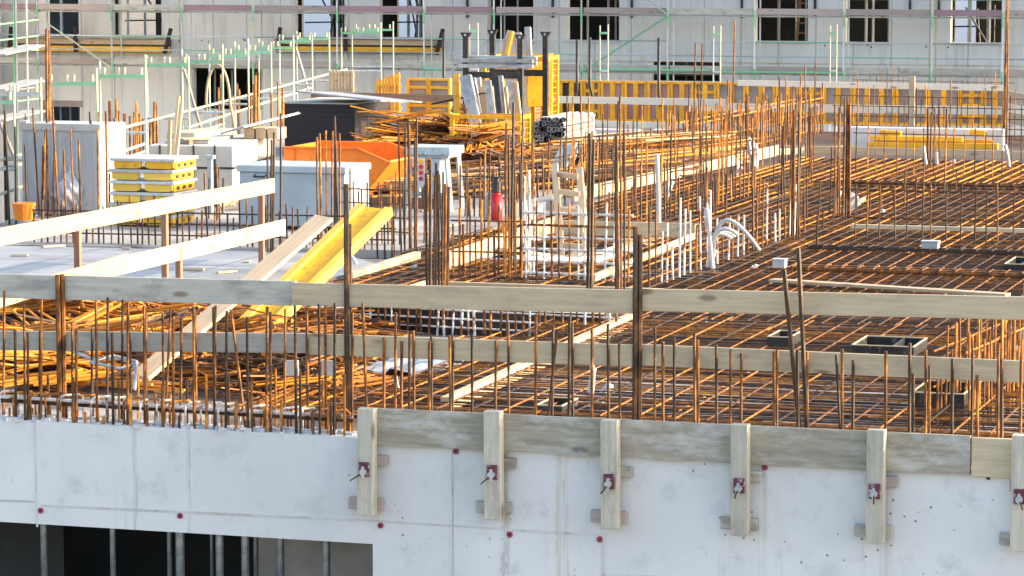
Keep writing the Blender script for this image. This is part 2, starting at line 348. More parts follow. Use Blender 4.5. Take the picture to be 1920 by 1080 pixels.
for (x, y) in ((77, 957), (338, 967), (714, 985), (956, 1002), (1125, 1011), (855, 846), (1434, 876)):
    P = gy(x, y, Y0) - w0; bb = MB().tube(P + V((0, -.012, 0)), P + V((0, .01, 0)), .026, 14)
    o = bb.build('tie_cone', 'red_cone', wall, smooth=False)
    MB().tube(P + V((0, -.0145, 0)), P + V((0, .0, 0)), .013, 10).build('tie_hole', 'black_steel', o)
P = gy(1853, 896, Y0) - w0; MB().tube(P + V((0, -.004, 0)), P + V((0, .01, 0)), .018, 10).build('tie_hole', 'black_steel', wall)

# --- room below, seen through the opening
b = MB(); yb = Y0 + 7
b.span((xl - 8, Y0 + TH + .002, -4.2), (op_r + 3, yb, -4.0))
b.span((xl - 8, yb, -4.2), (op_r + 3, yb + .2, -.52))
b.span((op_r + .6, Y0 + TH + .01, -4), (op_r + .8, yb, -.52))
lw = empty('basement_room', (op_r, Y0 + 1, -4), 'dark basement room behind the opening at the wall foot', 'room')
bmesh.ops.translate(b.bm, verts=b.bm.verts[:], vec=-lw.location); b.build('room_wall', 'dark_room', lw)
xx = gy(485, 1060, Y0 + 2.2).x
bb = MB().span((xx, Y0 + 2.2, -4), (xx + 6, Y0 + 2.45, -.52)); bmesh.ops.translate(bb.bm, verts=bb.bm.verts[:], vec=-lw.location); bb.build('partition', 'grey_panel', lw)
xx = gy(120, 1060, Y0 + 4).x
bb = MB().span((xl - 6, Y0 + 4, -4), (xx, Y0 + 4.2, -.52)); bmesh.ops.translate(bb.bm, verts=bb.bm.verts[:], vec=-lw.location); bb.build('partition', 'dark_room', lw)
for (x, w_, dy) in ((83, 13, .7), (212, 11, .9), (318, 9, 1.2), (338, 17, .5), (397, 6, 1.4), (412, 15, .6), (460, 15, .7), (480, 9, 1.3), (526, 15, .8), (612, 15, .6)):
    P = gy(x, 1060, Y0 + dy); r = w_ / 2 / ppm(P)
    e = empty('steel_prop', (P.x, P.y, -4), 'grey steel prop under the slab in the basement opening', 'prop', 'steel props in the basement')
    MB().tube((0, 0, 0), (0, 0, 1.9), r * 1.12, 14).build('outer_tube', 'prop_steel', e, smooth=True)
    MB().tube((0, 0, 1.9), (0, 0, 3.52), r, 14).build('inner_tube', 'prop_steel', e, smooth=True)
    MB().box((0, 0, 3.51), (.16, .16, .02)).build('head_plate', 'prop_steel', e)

# --- opening boxes (shafts) in the deck: corner points on the deck plane
def rect(nl, nr, fy):                      # near-left pixel, near-right pixel, far row -> world rectangle
    a, c = gz(*nl, ZD), gz(*nr, ZD); y1 = gz(nl[0], fy, ZD).y; return a.x, c.x, (a.y + c.y) / 2, y1
PIT1 = rect((648, 619), (1128, 640), 566)
PIT2 = rect((850, 506), (1112, 518), 442)
Xl, Xr = -60.0, 16.0
Yfar = gz(1000, 236, ZD).y
fl = [gz(x, y, ZD) for x, y in ((-260, 560), (0, 420), (60, 395), (560, 232))]
outer = [V((xl - 8, Y0 + TH, ZD)), V((Xr, Y0 + TH, ZD)), V((Xr, Yfar, ZD)), V((gz(560, 232, ZD).x, Yfar, ZD)), fl[2], fl[1], V((xl - 8, fl[0].y, ZD))]
holes = [[V((a, y0, ZD)), V((a, y1, ZD)), V((c, y1, ZD)), V((c, y0, ZD))] for a, c, y0, y1 in (PIT1, PIT2)]
pts = outer + holes[0] + holes[1]
bm = bmesh.new(); tv = [bm.verts.new(p) for p in pts]; bv = [bm.verts.new(p - V((0, 0, .25))) for p in pts]
for t3 in tessellate_polygon([outer] + holes):
    try: bm.faces.new([tv[i] for i in t3]); bm.faces.new([bv[i] for i in t3][::-1])
    except ValueError: pass
for st, n in ((0, len(outer)), (len(outer), 4), (len(outer) + 4, 4)):
    for i in range(n): 
        a, c = st + i, st + (i + 1) % n; bm.faces.new((tv[a], tv[c], bv[c], bv[a]))
mb = MB(); mb.bm.free(); mb.bm = bm; mb.build('deck', 'deck_boarding')['kind'] = 'structure'
# grey cast slab at the left and the pale yard behind it (thin sheets on the deck)
def sheet(name, poly, z, m, th=None):
    bb = MB(); bb.prism([V((p.x, p.y, z)) for p in poly], (0, 0, -(th or .004)) ); o = bb.build(name, m); o['kind'] = 'structure'; return o
sheet('yard_floor', [gz(-60, 440, 0), gz(830, 452, 0), gz(1000, 380, 0), gz(1110, 300, 0), gz(1190, 238, 0), gz(560, 236, 0), gz(330, 300, 0), gz(60, 392, 0)], ZD + .12, 'yard_concrete', .116)
sheet('cast_slab', [gz(-200, 585, 0), gz(150, 590, 0), gz(300, 545, 0), gz(545, 548, 0), gz(700, 480, 0), gz(640, 462, 0), gz(0, 448, 0), gz(-200, 450, 0)], ZD + .16, 'slab_concrete', .15)
mat('dark_boarding', (.1, .05, .03), 0.6, 0, mottled((0.055, 0.026, 0.012), (0.115, 0.062, 0.034), 0.5, (0.03, 0.02, 0.016), 3, kind='World', lo=.38, hi=.6))  # darker brown boarding for the far part of the right deck
xo = PIT1[1] + .12
yo = gz(1500, 615, 0).y
sheet('dark_deck', [V((xo, yo, 0)), V((Xr - .1, yo + .3, 0)), V((Xr - .1, Yfar - .2, 0)), V((gz(1240, 240, ZD).x, Yfar - .2, 0)), V((gz(1120, 400, ZD).x, gz(1120, 380, ZD).y, 0)), V((xo, PIT2[3] + .3, 0))], ZD + .004, 'dark_boarding', .003)  # thin darker brown sheet over the far part of the right deck
# floors of the two shafts
for i, (a, c, y0, y1) in enumerate((PIT1, PIT2)):
    fz_ = (-1.6, -.42)[i]; MB().span((a - .3, y0 - .3, fz_ - .1), (c + .3, y1 + .3, fz_)).build('shaft_floor', 'light_concrete')['kind'] = 'structure'

# ================================================================ FRONT EDGE: formwork boards, posts, rails, starter bars
YF = Y0 - 0.03
A_ = gy(703, 767, YF); B_ = gy(1820, 815.5, YF); C_ = gy(1960, 822, YF)
zt = (A_.z + B_.z) / 2
hb = (A_.z - gy(703, 836, YF).z)
tag(board('formwork_board', (A_.x - .1, Y0 - .03, zt - hb), (B_.x, Y0 - .03, zt - hb), hb, .05, 'weathered_board', wavy=.012), 'long grey weathered formwork board along the front wall top with a wavy lower edge', 'formwork board')
tag(board('formwork_board', (B_.x + .012, Y0 - .027, zt - hb - .01), (C_.x + .8, Y0 - .027, zt - hb - .01), hb, .05, 'rail_pine'), 'short pale clean formwork board at the right end of the front wall', 'formwork board')
posts = ((687, 765, 965, 'leftmost'), (927, 770, 973, 'second'), (1146, 787, 990, 'third'), (1390, 795, 1003, 'fourth'), (1644, 805, 1017, 'fifth'), (1916, 815, 1033, 'rightmost'))
for i, (x, y1, y2, w_) in enumerate(posts):
    Y = Y0 - .115
    T, Bt = gy(x, y1, Y), gy(x, y2, Y); hh = T.z - Bt.z; s = .145
    lab = {0: 'leftmost timber post clamping the formwork board to the front wall', 1: 'second timber post from the left clamping the front formwork board', 2: 'third timber post from the left clamping the front formwork board', 3: 'fourth timber post from the left, with a clean maroon clamp plate, on the front formwork',
           4: 'fifth timber post from the left on the front formwork, beside the pale board', 5: 'rightmost timber post of the front formwork, cut by the picture edge'}[i]
    e = empty('timber_post', (T.x, Y, Bt.z), lab, 'timber post', 'posts clamping the front formwork board')
    lean = rnd(-.01, .01)
    board('post_body', V((T.x - s / 2, Y, Bt.z)) + V((s / 2, 0, 0)), V((T.x + lean, Y, T.z)), s, .11, 'post_wood', e, upv=(1, 0, 0)).location.x -= s / 2
    zb = gy(x, y2 - 18, Y).z - Bt.z; zu = gy(x, y1 + 100, Y).z - Bt.z
    for (z, w2, h2, ox) in ((zb, .29, .10, rnd(-.05, -.02)), (zu, .24, .09, .03)):
        o = MB().box((ox, .082, z), (w2 + .02, .05, h2)).bevel(.004).build('spacer_block', random.choice(('weathered_board', 'grey_board', 'weathered_board', 'old_plank')), e)
    zc = zu - .06
    cl = MB().box((.0, -.064, zc), (.095, .016, .125)).bevel(.006).build('clamp_plate', 'clamp_paint', e)
    MB().tube((0, -.07, zc - .02), (0, -.115, zc - .02), .03, 8).box((0, -.10, zc - .02), (.022, .02, .10)).build('wing_nut', 'galvanised', cl)
    MB().tube((0, -.08, zc - .02), (-.08 + .025 * i, -.2, zc - .08), .007, 6).build('tie_rod', 'dark_rust', cl)

# guard rails along the front (two rows of planks, in shade towards the camera)
YR = Y0 + .34
def hplank(name, x0, x1, yt0, yt1, pxh, m, label, cat='guard rail', Y=None, t=.035, grp=None, dy=0.0):
    Y = Y if Y is not None else YR
    a, c = gy(x0, yt0, Y), gy(x1, yt1, Y); h = pxh / ppm(a)
    o = board(name, a - V((0, -dy, h)), c - V((0, -dy, h)), h, t, m)
    return tag(o, label, cat, grp)
hplank('guard_rail', -60, 556, 512, 527, 45, 'grey_board', 'grey plank, left piece of the upper front guard rail')
hplank('guard_rail', 551, 1206, 529, 543, 43, 'rail_pine', 'pale knotty plank, middle piece of the upper front guard rail', dy=-.037)
hplank('guard_rail', 1204, 2000, 541, 558, 42, 'rail_pine', 'pale plank with rust-brown stains, right piece of the upper front guard rail')
hplank('guard_rail', -60, 586, 620, 625, 36, 'grey_board', 'grey cracked plank, left piece of the lower front guard rail')
hplank('guard_rail', 582, 1200, 624, 646, 40, 'rail_pine', 'pale knotty plank, middle piece of the lower front guard rail', dy=-.037)
hplank('guard_rail', 1198, 2000, 645, 680, 40, 'rail_pine', 'clean pale plank, right piece of the lower front guard rail')
# thick bars carrying the rails
def vbar(name, x, yt, Y, zb, r, m, label, cat='rebar', grp=None, x2=None, jit=0):
    T = gy(x, yt, Y); Bx = T.x if x2 is None else gy(x2, yt + 200, Y).x
    o = rod(name, (Bx + jit, Y, zb), T, r, m); return tag(o, label, cat, grp)
for x, yt, dy, r in ((108, 515, .27, .022), (117, 514, .30, .02), (649, 345, .28, .024), (655, 420, .31, .02), (1192, 425, .28, .024), (1200, 440, .30, .024)):
    vbar('support_bar', x, yt, Y0 + dy, ZD - .3, r, 'dark_rust' if x > 300 else 'rusty_steel',
         {108: 'pair of thick rusty bars carrying the front guard rail at its left', 649: 'pair of thick dark bars carrying the front guard rail at its middle joint', 1192: 'pair of thick dark bars carrying the front guard rail at its right joint'}[108 if x < 300 else 649 if x < 900 else 1192].replace('pair of thick', 'one of two thick'),
         'rebar', 'bars carrying the guard rail ' + ('left' if x < 300 else 'middle' if x < 900 else 'right'))
for x, yt, x2 in ((1470, 505, 1499), (1497, 465, 1513)):
    T = gy(x, yt, Y0 + .2); Bo = gy(x2, 802, Y0 + .2)
    tag(rod('leaning_bar', Bo - (T - Bo) * .15, T, .02, 'dark_rust'), 'tall dark bar leaning left over the right guard rail, ' + ('the shorter of the two' if x < 1480 else 'the taller of the two'), 'rebar')
L1 = [(8, 545), (28, 618), (45, 570), (52, 623), (75, 620), (78, 562), (135, 613), (143, 616), (173, 616), (180, 566), (202, 558), (210, 623), (230, 562), (240, 566), (244, 623), (270, 573), (273, 575), (305, 586), (320, 577), (325, 593), (340, 595), (363, 576), (366, 580), (400, 576), (404, 573), (425, 583), (433, 580), (463, 595), (501, 575), (507, 585), (535, 580), (553, 573), (575, 576), (598, 570), (610, 573), (628, 568),
      (661, 586), (680, 568), (720, 633), (742, 586), (753, 640), (768, 626), (775, 620), (805, 640), (809, 630), (843, 630), (849, 630), (885, 626), (930, 638), (1005, 593), (1037, 610), (1068, 593), (1073, 605), (1110, 616), (1140, 608), (1161, 643), (1190, 626), (1228, 613), (1243, 640), (1264, 633),
      (1302, 625), (1308, 637), (1343, 647), (1370, 655), (1390, 662), (1451, 658), (1457, 656), (1495, 655), (1513, 660), (1579, 655), (1600, 675), (1661, 658), (1706, 643), (1712, 700), (1736, 656), (1743, 685), (1786, 672), (1824, 655), (1832, 703), (1872, 660), (1878, 673), (1915, 668)]
LEAN = {320: 308, 433: 463, 680: 690, 955: 965, 1045: 1020, 1068: 1066, 1568: 1580}
for i, (x, yt) in enumerate(L1 + [(953, 605), (1045, 617), (1568, 665)]):
    Y = Y0 + (.07 if i % 2 else .27) + rnd(-.015, .015)
    T = gy(x, yt, Y); Bo = gy(LEAN.get(x, x + rnd(-2.5, 2.5)), 800, Y); Bo.z = ZD - .1
    tag(rod('starter_bar', Bo, T, rnd(.0115, .0145), random.choice(('rusty_steel', 'rusty_steel', 'dark_rust'))),
        'rusty vertical starter bar in the row along the front wall top', 'rebar', 'starter bars along the front wall')
# extra lower bars seen on the left, between the tall ones
for k in range(46):
    x = 6 + k * 14.2 + rnd(-4, 4); Y = Y0 + (.05 if k % 2 else .29)
    T = gy(x, rnd(735, 790) if k % 3 else rnd(690, 730), Y); 
    tag(rod('starter_stub', (T.x, Y, ZD - .1), T, rnd(.010, .013), random.choice(('rusty_steel', 'bright_rust', 'dark_rust'))), 'short rusty stub rising from the front wall top at the left', 'rebar', 'short stubs on the front wall at the left')
a, c = gy(-30, 742, Y0 + .17), gy(662, 782, Y0 + .17)
for dz, m in ((0, 'cement_splashed_steel'), (-.035, 'dark_rust')):
    tag(rod('tie_bar', a + V((0, 0, dz)), c + V((0, 0, dz)), .016, m), 'long horizontal bar tied along the left starter bars' + (', splashed with pale cement' if dz == 0 else ', dark and just under the splashed one'), 'rebar')
for k in range(22):
    x = 15 + k * 29.5; P = gy(x, 742 + x * .058 - 3, Y0 + .16)
    w_ = .06 + rnd(0, .03)
    o = MB().path([P + V((-w_, -.05, -.22)), P + V((-w_, -.05, .0)), P + V((-w_ * .6, -.04, .03)), P + V((w_ * .6, .06, .03)), P + V((w_, .07, 0)), P + V((w_, .08, -.2))], .011, 6).build('hairpin_bar', random.choice(('cement_splashed_steel', 'rusty_steel', 'bright_rust')))
    tag(o, 'small bent hairpin bar hooked over the long tie bar at the left', 'rebar', 'hairpins on the left tie bar')
# pale cement slurry along wall top
b = MB()
for k in range(70):
    x = rnd(-20, 660); P = gy(x, 806 + .045 * x, Y0 + rnd(.04, .3)); b.box((P.x, P.y, ZD + .004), (rnd(.05, .22), rnd(.03, .09), rnd(.012, .05)), Matrix.Rotation(rnd(0, 3), 3, 'Z'))
tag(b.build('mortar_crumbs', 'light_concrete'), 'pale mortar crumbs on the left wall top', 'mortar', None, 'stuff')

# ================================================================ REBAR MATS
MIDX = gz(1000, 680, ZD).x
def mat_grid(x0, x1, y0, y1, z, sx, sy, r, name, m, label, m2='dark_rust', my='bright_rust', ry=1.0, dk=0):  # my: pale rust by default, paints the lit tops of depth-running bars
    b = MB()
    def put(a, c, mi, r):
        if mi == 2 and rnd(0, 1) < dk: mi = 1
        d = c - a; n0 = len(b.bm.faces); b.box((a + c) / 2, (d.length, 2 * r, 2 * r), frame_of(a, c))
        b.bm.faces.ensure_lookup_table()
        for f in b.bm.faces[n0:]: f.material_index = mi
    n = int((x1 - x0) / sx)
    for i in range(n + 1):
        x = x0 + i * sx + rnd(-.02, .02); ys = y0
        while ys < y1 - .5:
            ye = min(y1, ys + rnd(5, 12)); put(V((x + rnd(-.01, .01), ys, z + 2 * r + rnd(0, .014))), V((x + rnd(-.02, .02), ye + .3, z + 2 * r + rnd(0, .014))), random.choice((2, 2, 2, 0, 1)), r * ry); ys = ye
    n = int((y1 - y0) / sy)
    for i in range(n + 1):
        y = y0 + i * sy + rnd(-.035, .035); xs = x0
        while xs < x1 - .5:
            xe = min(x1, xs + rnd(3, 8)); put(V((xs, y + rnd(-.015, .015), z + rnd(0, .012))), V((xe + .25, y + rnd(-.03, .03), z + rnd(0, .012))), random.choice((0, 0, 2, 2, 1)), r * rnd(.85, 1.2)); xs = xe
    o = b.build(name, m); o.data.materials.append(M[m2]); o.data.materials.append(M[my])
    return tag(o, label, 'rebar mat')
XE = gz(1190, 595, ZD).x                   # timber stop line X
XR = 9.0
y_a, y_b, y_c, y_d = Y0 + TH + .08, gz(1500, 600, 0).y, gz(1500, 462, 0).y, gz(1600, 340, 0).y
y_e = gz(1600, 296, 0).y
XL_ = gz(1140, 640, ZD).x
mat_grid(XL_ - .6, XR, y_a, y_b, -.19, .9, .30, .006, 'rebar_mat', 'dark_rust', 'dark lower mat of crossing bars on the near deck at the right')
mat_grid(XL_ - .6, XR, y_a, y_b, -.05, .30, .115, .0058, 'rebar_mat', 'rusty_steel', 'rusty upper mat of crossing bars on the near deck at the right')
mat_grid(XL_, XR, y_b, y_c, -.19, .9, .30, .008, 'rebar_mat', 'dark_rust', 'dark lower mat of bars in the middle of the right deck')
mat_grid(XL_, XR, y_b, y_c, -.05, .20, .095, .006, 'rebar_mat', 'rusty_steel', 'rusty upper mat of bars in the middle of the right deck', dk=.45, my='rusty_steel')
x2 = gz(1120, 400, ZD).x
mat_grid(x2, XR + 2, y_c, y_d, -.08, .19, .10, .0068, 'rebar_mat', 'rusty_steel', 'rusty mat of bars on the right deck behind the black box', dk=.4)
mat_grid(x2 + 1, XR + 4, y_d, y_e, -.04, .20, .14, .009, 'rebar_mat', 'rusty_steel', 'orange sunlit mat of bars at the far end of the right deck', ry=1.0)
mat_grid(PIT2[1] + .15, XL_ - .05, PIT1[3] + .5, y_c + 1.5, -.08, .22, .15, .0075, 'rebar_mat', 'rusty_steel', 'rusty mat of bars between the far shaft and the whitened wall cage', dk=.3)
mat_grid(gz(655, 545, ZD).x, PIT2[1], PIT1[3] + .15, PIT2[2] - .1, -.08, .2, .14, .0075, 'rebar_mat', 'rusty_steel', 'rusty strip of mat between the two shafts', dk=.3)
mat_grid(gz(700, 520, ZD).x, PIT2[0] - .1, PIT2[2] - .1, PIT2[3] - 1.0, -.06, .2, .14, .0075, 'rebar_mat', 'rusty_steel', 'rusty mat of bars left of the far shaft by the pale timber end', dk=.3)
x3 = gz(690, 720, ZD).x
mat_grid(x3, XL_ - .6, y_a, gz(900, 650, ZD).y, -.14, .25, .12, .006, 'rebar_mat', 'rusty_steel', 'rusty mat of bars left of the pale timber stop near the front edge')
# beams: dense strips across the right deck with stirrups
def beam(y, x0, x1, label, z=-.02, w=.35, m='rusty_steel'):
    b = MB()
    for k in range(7): b.box(((x0 + x1) / 2, y + w * (k / 6 - .5), z + rnd(0, .03)), (x1 - x0, .024, .024))
    x = x0
    while x < x1:
        b.box((x, y, z + .04), (.014, w + .05, .014)); b.box((x, y - w / 2 - .02, z - .07), (.014, .014, .22)); x += .2
    tag(b.build('beam_reinforcement', m), label, 'rebar cage')
beam(y_c + .1, gz(1500, 470, 0).x, XR, 'dense strip of beam bars across the middle of the right deck', m='dark_rust')
beam(y_d, gz(1560, 340, 0).x, XR + 2, 'dense strip of beam bars across the far right deck')
beam(gz(1600, 503, 0).y, gz(1480, 505, 0).x, XR, 'dense strip of beam bars behind the lying pale plank')

# ================================================================ TIMBERS ON THE DECK
def plank(name, a, c, h, t, m, label, cat='plank', z=ZD, za=None, zc=None, upv=(0, 0, 1), grp=None):
    A = gz(*a, za if za is not None else z); C = gz(*c, zc if zc is not None else z)
    return tag(board(name, A, C, h, t, m, upv=upv), label, cat, grp)
plank('timber_stop', (835, 772), (1192, 606), .13, .09, 'pine', 'long pale timber stop running back from the front formwork to the shaft', z=-.13)
plank('lying_plank', (1447, 528), (1890, 556), .035, .16, 'pine', 'pale plank lying on the mat behind the right guard rail', z=.0)
plank('lying_plank', (1595, 428), (1935, 437), .06, .06, 'rail_pine', 'thin pale batten marked with red dots on the right mat', z=.0)
plank('edge_board', (1470, 287), (1945, 299), .15, .05, 'pine', 'long pale edge board at the far end of the right mat', z=-.1)
plank('timber_stop', (655, 532), (782, 492), .14, .10, 'pine', 'pale timber end beside the cast slab left of the bar cages', z=-.12)
plank('edge_board', (1075, 378), (1460, 291), .20, .05, 'pine', 'long pale stop board running back beside the orange bars', z=-.12)
plank('edge_board', (1450, 291), (1640, 282), .12, .04, 'pine', 'short pale edge board at the far left corner of the right mat', z=-.1)

# two long timbers leaning over the left heap
def leaning(name, a, c, Ya_z, dy, w, t, m, label):
    A = gz(*a, Ya_z); C = gy(*c, A.y + dy)
    side = (C - A).cross(V((0, -.35, 1))).normalized()
    return tag(board(name, A - side * w / 2, C - side * w / 2, w, t, m, upv=side), label, 'plank')
leaning('leaning_plank', (262, 708), (608, 408), .12, 2.4, .21, .04, 'pine', 'long pale plank leaning up across the left guard rails over the rusty heap')
A = gz(474, 618, .12); C = gy(704, 392, A.y + 2.2)
e = empty('formwork_girder', A, 'yellow timber formwork girder leaning beside the long pale plank', 'girder')
ax = (C - A); side = ax.cross(V((0, -.35, 1))).normalized(); nrm = side.cross(ax).normalized()
L = ax.length
for off, w_, t_, nm in ((-.17, .09, .10, 'flange'), (.17, .09, .10, 'flange'), (0, .26, .035, 'web')):
    o = MB().box((L / 2, 0, 0), (L, w_, t_)).bevel(.006).build(nm, 'pale_yellow' if nm == 'flange' else 'yellow_paint', e)
    o.matrix_basis = Matrix.Translation(side * off) @ Matrix((ax.normalized(), side, ax.normalized().cross(side))).transposed().to_4x4()

# left guard rails running back over the cast slab
ZS = ZD + .16
p1, p2, p3 = gz(142, 590, ZS), gz(305, 545, ZS), gz(486, 497, ZS)
dirn = (p3 - p1).normalized()
for P, dx, yt, lab in ((p1, 0, 425, 'first brown timber rail post standing on the cast slab, nearest the camera'), (p1 + dirn * .25 + V((.12, 0, 0)), 0, 520, 'short brown timber post beside the first rail post'), (p2, -8, 400, 'middle brown timber rail post on the cast slab'), (p2 + dirn * .3 + V((.05, 0, 0)), 0, 462, 'short brown timber post beside the middle rail post'), (p3, 0, 358, 'third brown timber rail post at the back of the cast slab')):
    h = up(P, yt); tag(board('rail_post', P, P + V((0, 0, h)), .07, .06, 'red_brown_wood', upv=(1, 0, 0)), lab, 'post', 'posts of the left guard rail')
def railY(a, c, pxh, m, label, off=.06, t=.035):
    # a, c pixels of the upper edge; both on the vertical plane through the posts
    nrm = V((dirn.y, -dirn.x, 0)); P0 = p1 + nrm * off
    def hit(px, py): d = ray(px, py); return O + d * ((P0 - O).dot(nrm) / d.dot(nrm))
    A, C = hit(*a), hit(*c); h = pxh / ppm(A)
    return tag(board('guard_rail', A - V((0, 0, h)), C - V((0, 0, h)), h, t, m), label, 'guard rail')
railY((-20, 431), (513, 334), 34, 'pine', 'sunlit plank, upper rail running back along the left slab')
railY((160, 497), (533, 411), 34, 'pine', 'sunlit plank, lower rail running back along the left slab', .075)
railY((-20, 549), (238, 475), 34, 'pine', 'near overlapping piece of the lower rail along the left slab', .11)

for k in range(18):
    P = gz(rnd(10, 520), rnd(462, 575), ZS + .004) if k % 2 else gz(rnd(700, 960), rnd(380, 440), ZD + .125)
    a_ = rnd(0, 3.1); l_ = rnd(.08, .4)
    tag(board('wood_scrap', P, P + V((math.cos(a_), math.sin(a_), 0)) * l_, rnd(.015, .04), rnd(.03, .09), random.choice(('pine', 'rail_pine', 'grey_board', 'old_plank'))), 'small wood scrap lying about on the cast slab or the yard floor', 'scrap wood', 'wood scraps on the slab')
# ================================================================ SHAFT FORMWORK
def shaft(R_, label, h=.32, braces=4, low=False, far_m='pine'):
    a, c, y0, y1 = R_
    e = empty('shaft_formwork', ((a + c) / 2, y0, ZD), label, 'formwork box')
    t = .045; o = e.location; fl_ = -1.6 if R_ is PIT1 else -.42
    def part(nm, A, B, m):
        bb = MB().span(V(A) - o, V(B) - o); bb.build(nm, m, e)
    part('black_panel', (a, y0, fl_), (c, y0 + .02, ZD + h), 'black_ply')
    part('black_panel', (c - .02, y0 + .022, fl_), (c, y1 - .022, ZD + h), 'black_ply')
    part('black_panel', (a, y0 + .022, fl_), (a + .02, y1 - .022, ZD + h), 'black_ply')
    part('black_panel', (a, y1 - .02, fl_), (c, y1, ZD + h), 'grey_panel')
    part('top_board', (a, y0 + .022, ZD + h - .03), (c - .1, y0 + .12, ZD + h + .003), 'grey_board')
    part('top_board', (c - .1, y0 + .024, ZD + h - .08), (c - .022, y1, ZD + h + .005), 'pine')
    part('top_board', (a + .022, y0 + .13, ZD + h - .05), (a + .10, y1, ZD + h + .005), 'pine')
    part('top_board', (a + .10, y1 - .10, ZD + h - .10), (c - .1, y1 - .022, ZD + h + .008), far_m)
    for k in range(braces):
        x = a + (c - a) * (k + .5) / braces
        for s in (-1, 1):
            board('brace', (x + s * .55, y0 + .35 + (y1 - y0 - .7) * ((k * 2 + (s > 0)) % 3) / 2.2, fl_), (x - s * .05, y0 + .35 + (y1 - y0 - .7) * ((k * 2 + (s > 0)) % 3) / 2.2, ZD + h - .10), .17, .05, random.choice(('pine', 'rail_pine', 'grey_board')), e, upv=(0, 1, 0))
    for k in range(3):
        y = y0 + (y1 - y0) * (k + 1) / 4
        board('waler', (a + .1, y, fl_ + .01 + .3 * k * (R_ is PIT1)), (c - .1, y, fl_ + .01 + .3 * k * (R_ is PIT1)), .16, .08, random.choice(('pine', 'grey_board')), e)
    return e
shaft(PIT1, 'long black-faced formwork box round the near shaft behind the front rails', .28, 5)
e2 = shaft(PIT2, 'pale timber-edged formwork box round the far shaft with the ladder', .14, 0, far_m='rail_pine')
a, c, y0, y1 = PIT2
for (xa, ya, za, xb, yb_, zb_, w_) in ((.25, .15, -.05, .75, .55, -.38, .24), (.9, .15, -.05, .5, .6, -.38, .24), (.12, .5, -.05, .45, .9, -.38, .22), (.9, .85, -.05, .55, .5, -.38, .24), (.35, .9, -.05, .62, .35, -.36, .2), (.7, .95, -.05, .8, .4, -.38, .3)):
    L_ = lambda f, g, z: V((a + (c - a) * f, y0 + (y1 - y0) * g, z)); P, Q = L_(xa, ya, za), L_(xb, yb_, zb_)
    board('brace', P, Q, .045, w_, random.choice(('pale_pine', 'grey_board', 'pale_pine')), e2)
for f_, g_, an in ((.2, .75, .3), (.45, .3, 1.1), (.65, .6, -.5), (.75, .25, .2), (.35, .55, 2.0)):
    P = V((a + (c - a) * f_, y0 + (y1 - y0) * g_, -.40 + .05 * f_)); board('loose_board', P, P + V((math.cos(an) * .9, math.sin(an) * .9, .28)), .035, .2, random.choice(('pale_pine', 'rail_pine')), e2)
for xx_ in (.12, .3, .62): board('rim_plank', (a + (c - a) * xx_, y0 + .03, ZD + .17), (a + (c - a) * (xx_ + .3), y0 + .05, ZD + .17), .03, .42, 'light_concrete', e2)
board('rim_plank', (c - .18, y0 + .1, ZD + .15), (c - .18, y1, ZD + .15), .03, .32, 'pale_pine', e2)
board('rim_plank', (a + .14, y0 + .1, ZD + .15), (a + .14, y1, ZD + .15), .03, .26, 'rail_pine', e2)
# long pale boards round the far shaft
plank('edge_board', (840, 508), (1045, 436), .24, .05, 'pine', 'pale board running back to the left corner of the far shaft', z=-.1)
plank('edge_board', (1040, 440), (1304, 446), .2, .05, 'rail_pine', 'pale board across the back of the far shaft', z=-.05)
plank('edge_board', (1112, 528), (1300, 448), .08, .06, 'pine', 'pale batten along the right side of the far shaft', z=.0)

# wooden ladder leaning in the far shaft
yl_ = PIT2[2] + .3 * (PIT2[3] - PIT2[2]); la = gy(1075, 490, yl_)
e = empty('wooden_ladder', la, 'wooden ladder standing in the far shaft opening', 'ladder')
tops = (gy(1034, 310, la.y + .9), gy(1080, 316, la.y + .9)); bots = (gy(1050, 485, la.y), gy(1098, 490, la.y))
for T, Bt in zip(tops, bots): board('stile', Bt - V((0, 0, .3)), T, .09, .05, 'pine', e, upv=(1, 0, 0))
for k in range(5):
    f = .12 + k * .19; A = bots[0].lerp(tops[0], f); C = bots[1].lerp(tops[1], f); board('rung', A + V((.07, -.045, 0)), C + V((.02, -.045, 0)), .075, .03, 'pine', e)

# ================================================================ BAR CLUSTERS, CAGES
def cluster(xs, yts, base, n_r, m, label, grp, name='column_bar', spread=.1, mats=None):
    for i, (x, yt) in enumerate(zip(xs, yts)):
        P = gz(x, base + rnd(-4, 4), ZD); h = up(P, yt)
        tag(rod(name, P, P + V((rnd(-.02, .02) * h, rnd(-.02, .02) * h, h)), n_r * rnd(.65, .9), random.choice(mats) if mats else m), label, 'rebar', grp)
D = ('dark_rust', 'dark_rust', 'rusty_steel'); RB = ('rusty_steel', 'bright_rust', 'dark_rust')
cluster([753, 759, 769, 772, 781, 778], [232, 240, 222, 235, 219, 260], 492, .019, '', 'dark column bar in the bundle standing before the table saw', 'column bars before the table saw', mats=D)
cluster([801, 806, 812, 816, 824, 828, 834, 838], [325, 318, 330, 305, 320, 322, 345, 350], 626, .020, '', 'dark column bar in the dense bundle at the left end of the near shaft', 'column bars at the near shaft', mats=D)
cluster([948, 955, 958, 964, 968, 975, 980], [230, 260, 192, 204, 280, 212, 300], 535, .020, '', 'tall rusty bar in the bundle left of the far shaft', 'tall bars left of the far shaft', mats=D)
cluster([985, 989, 994, 1000], [330, 336, 320, 350], 538, .022, 'cement_splashed_steel', 'cement-splashed bar at the left corner of the far shaft', 'splashed bars by the far shaft')
cluster([1101, 1107, 1112], [250, 262, 258], 618, .02, '', 'dark tall bar standing in front of the ladder', 'bars before the ladder', mats=D)
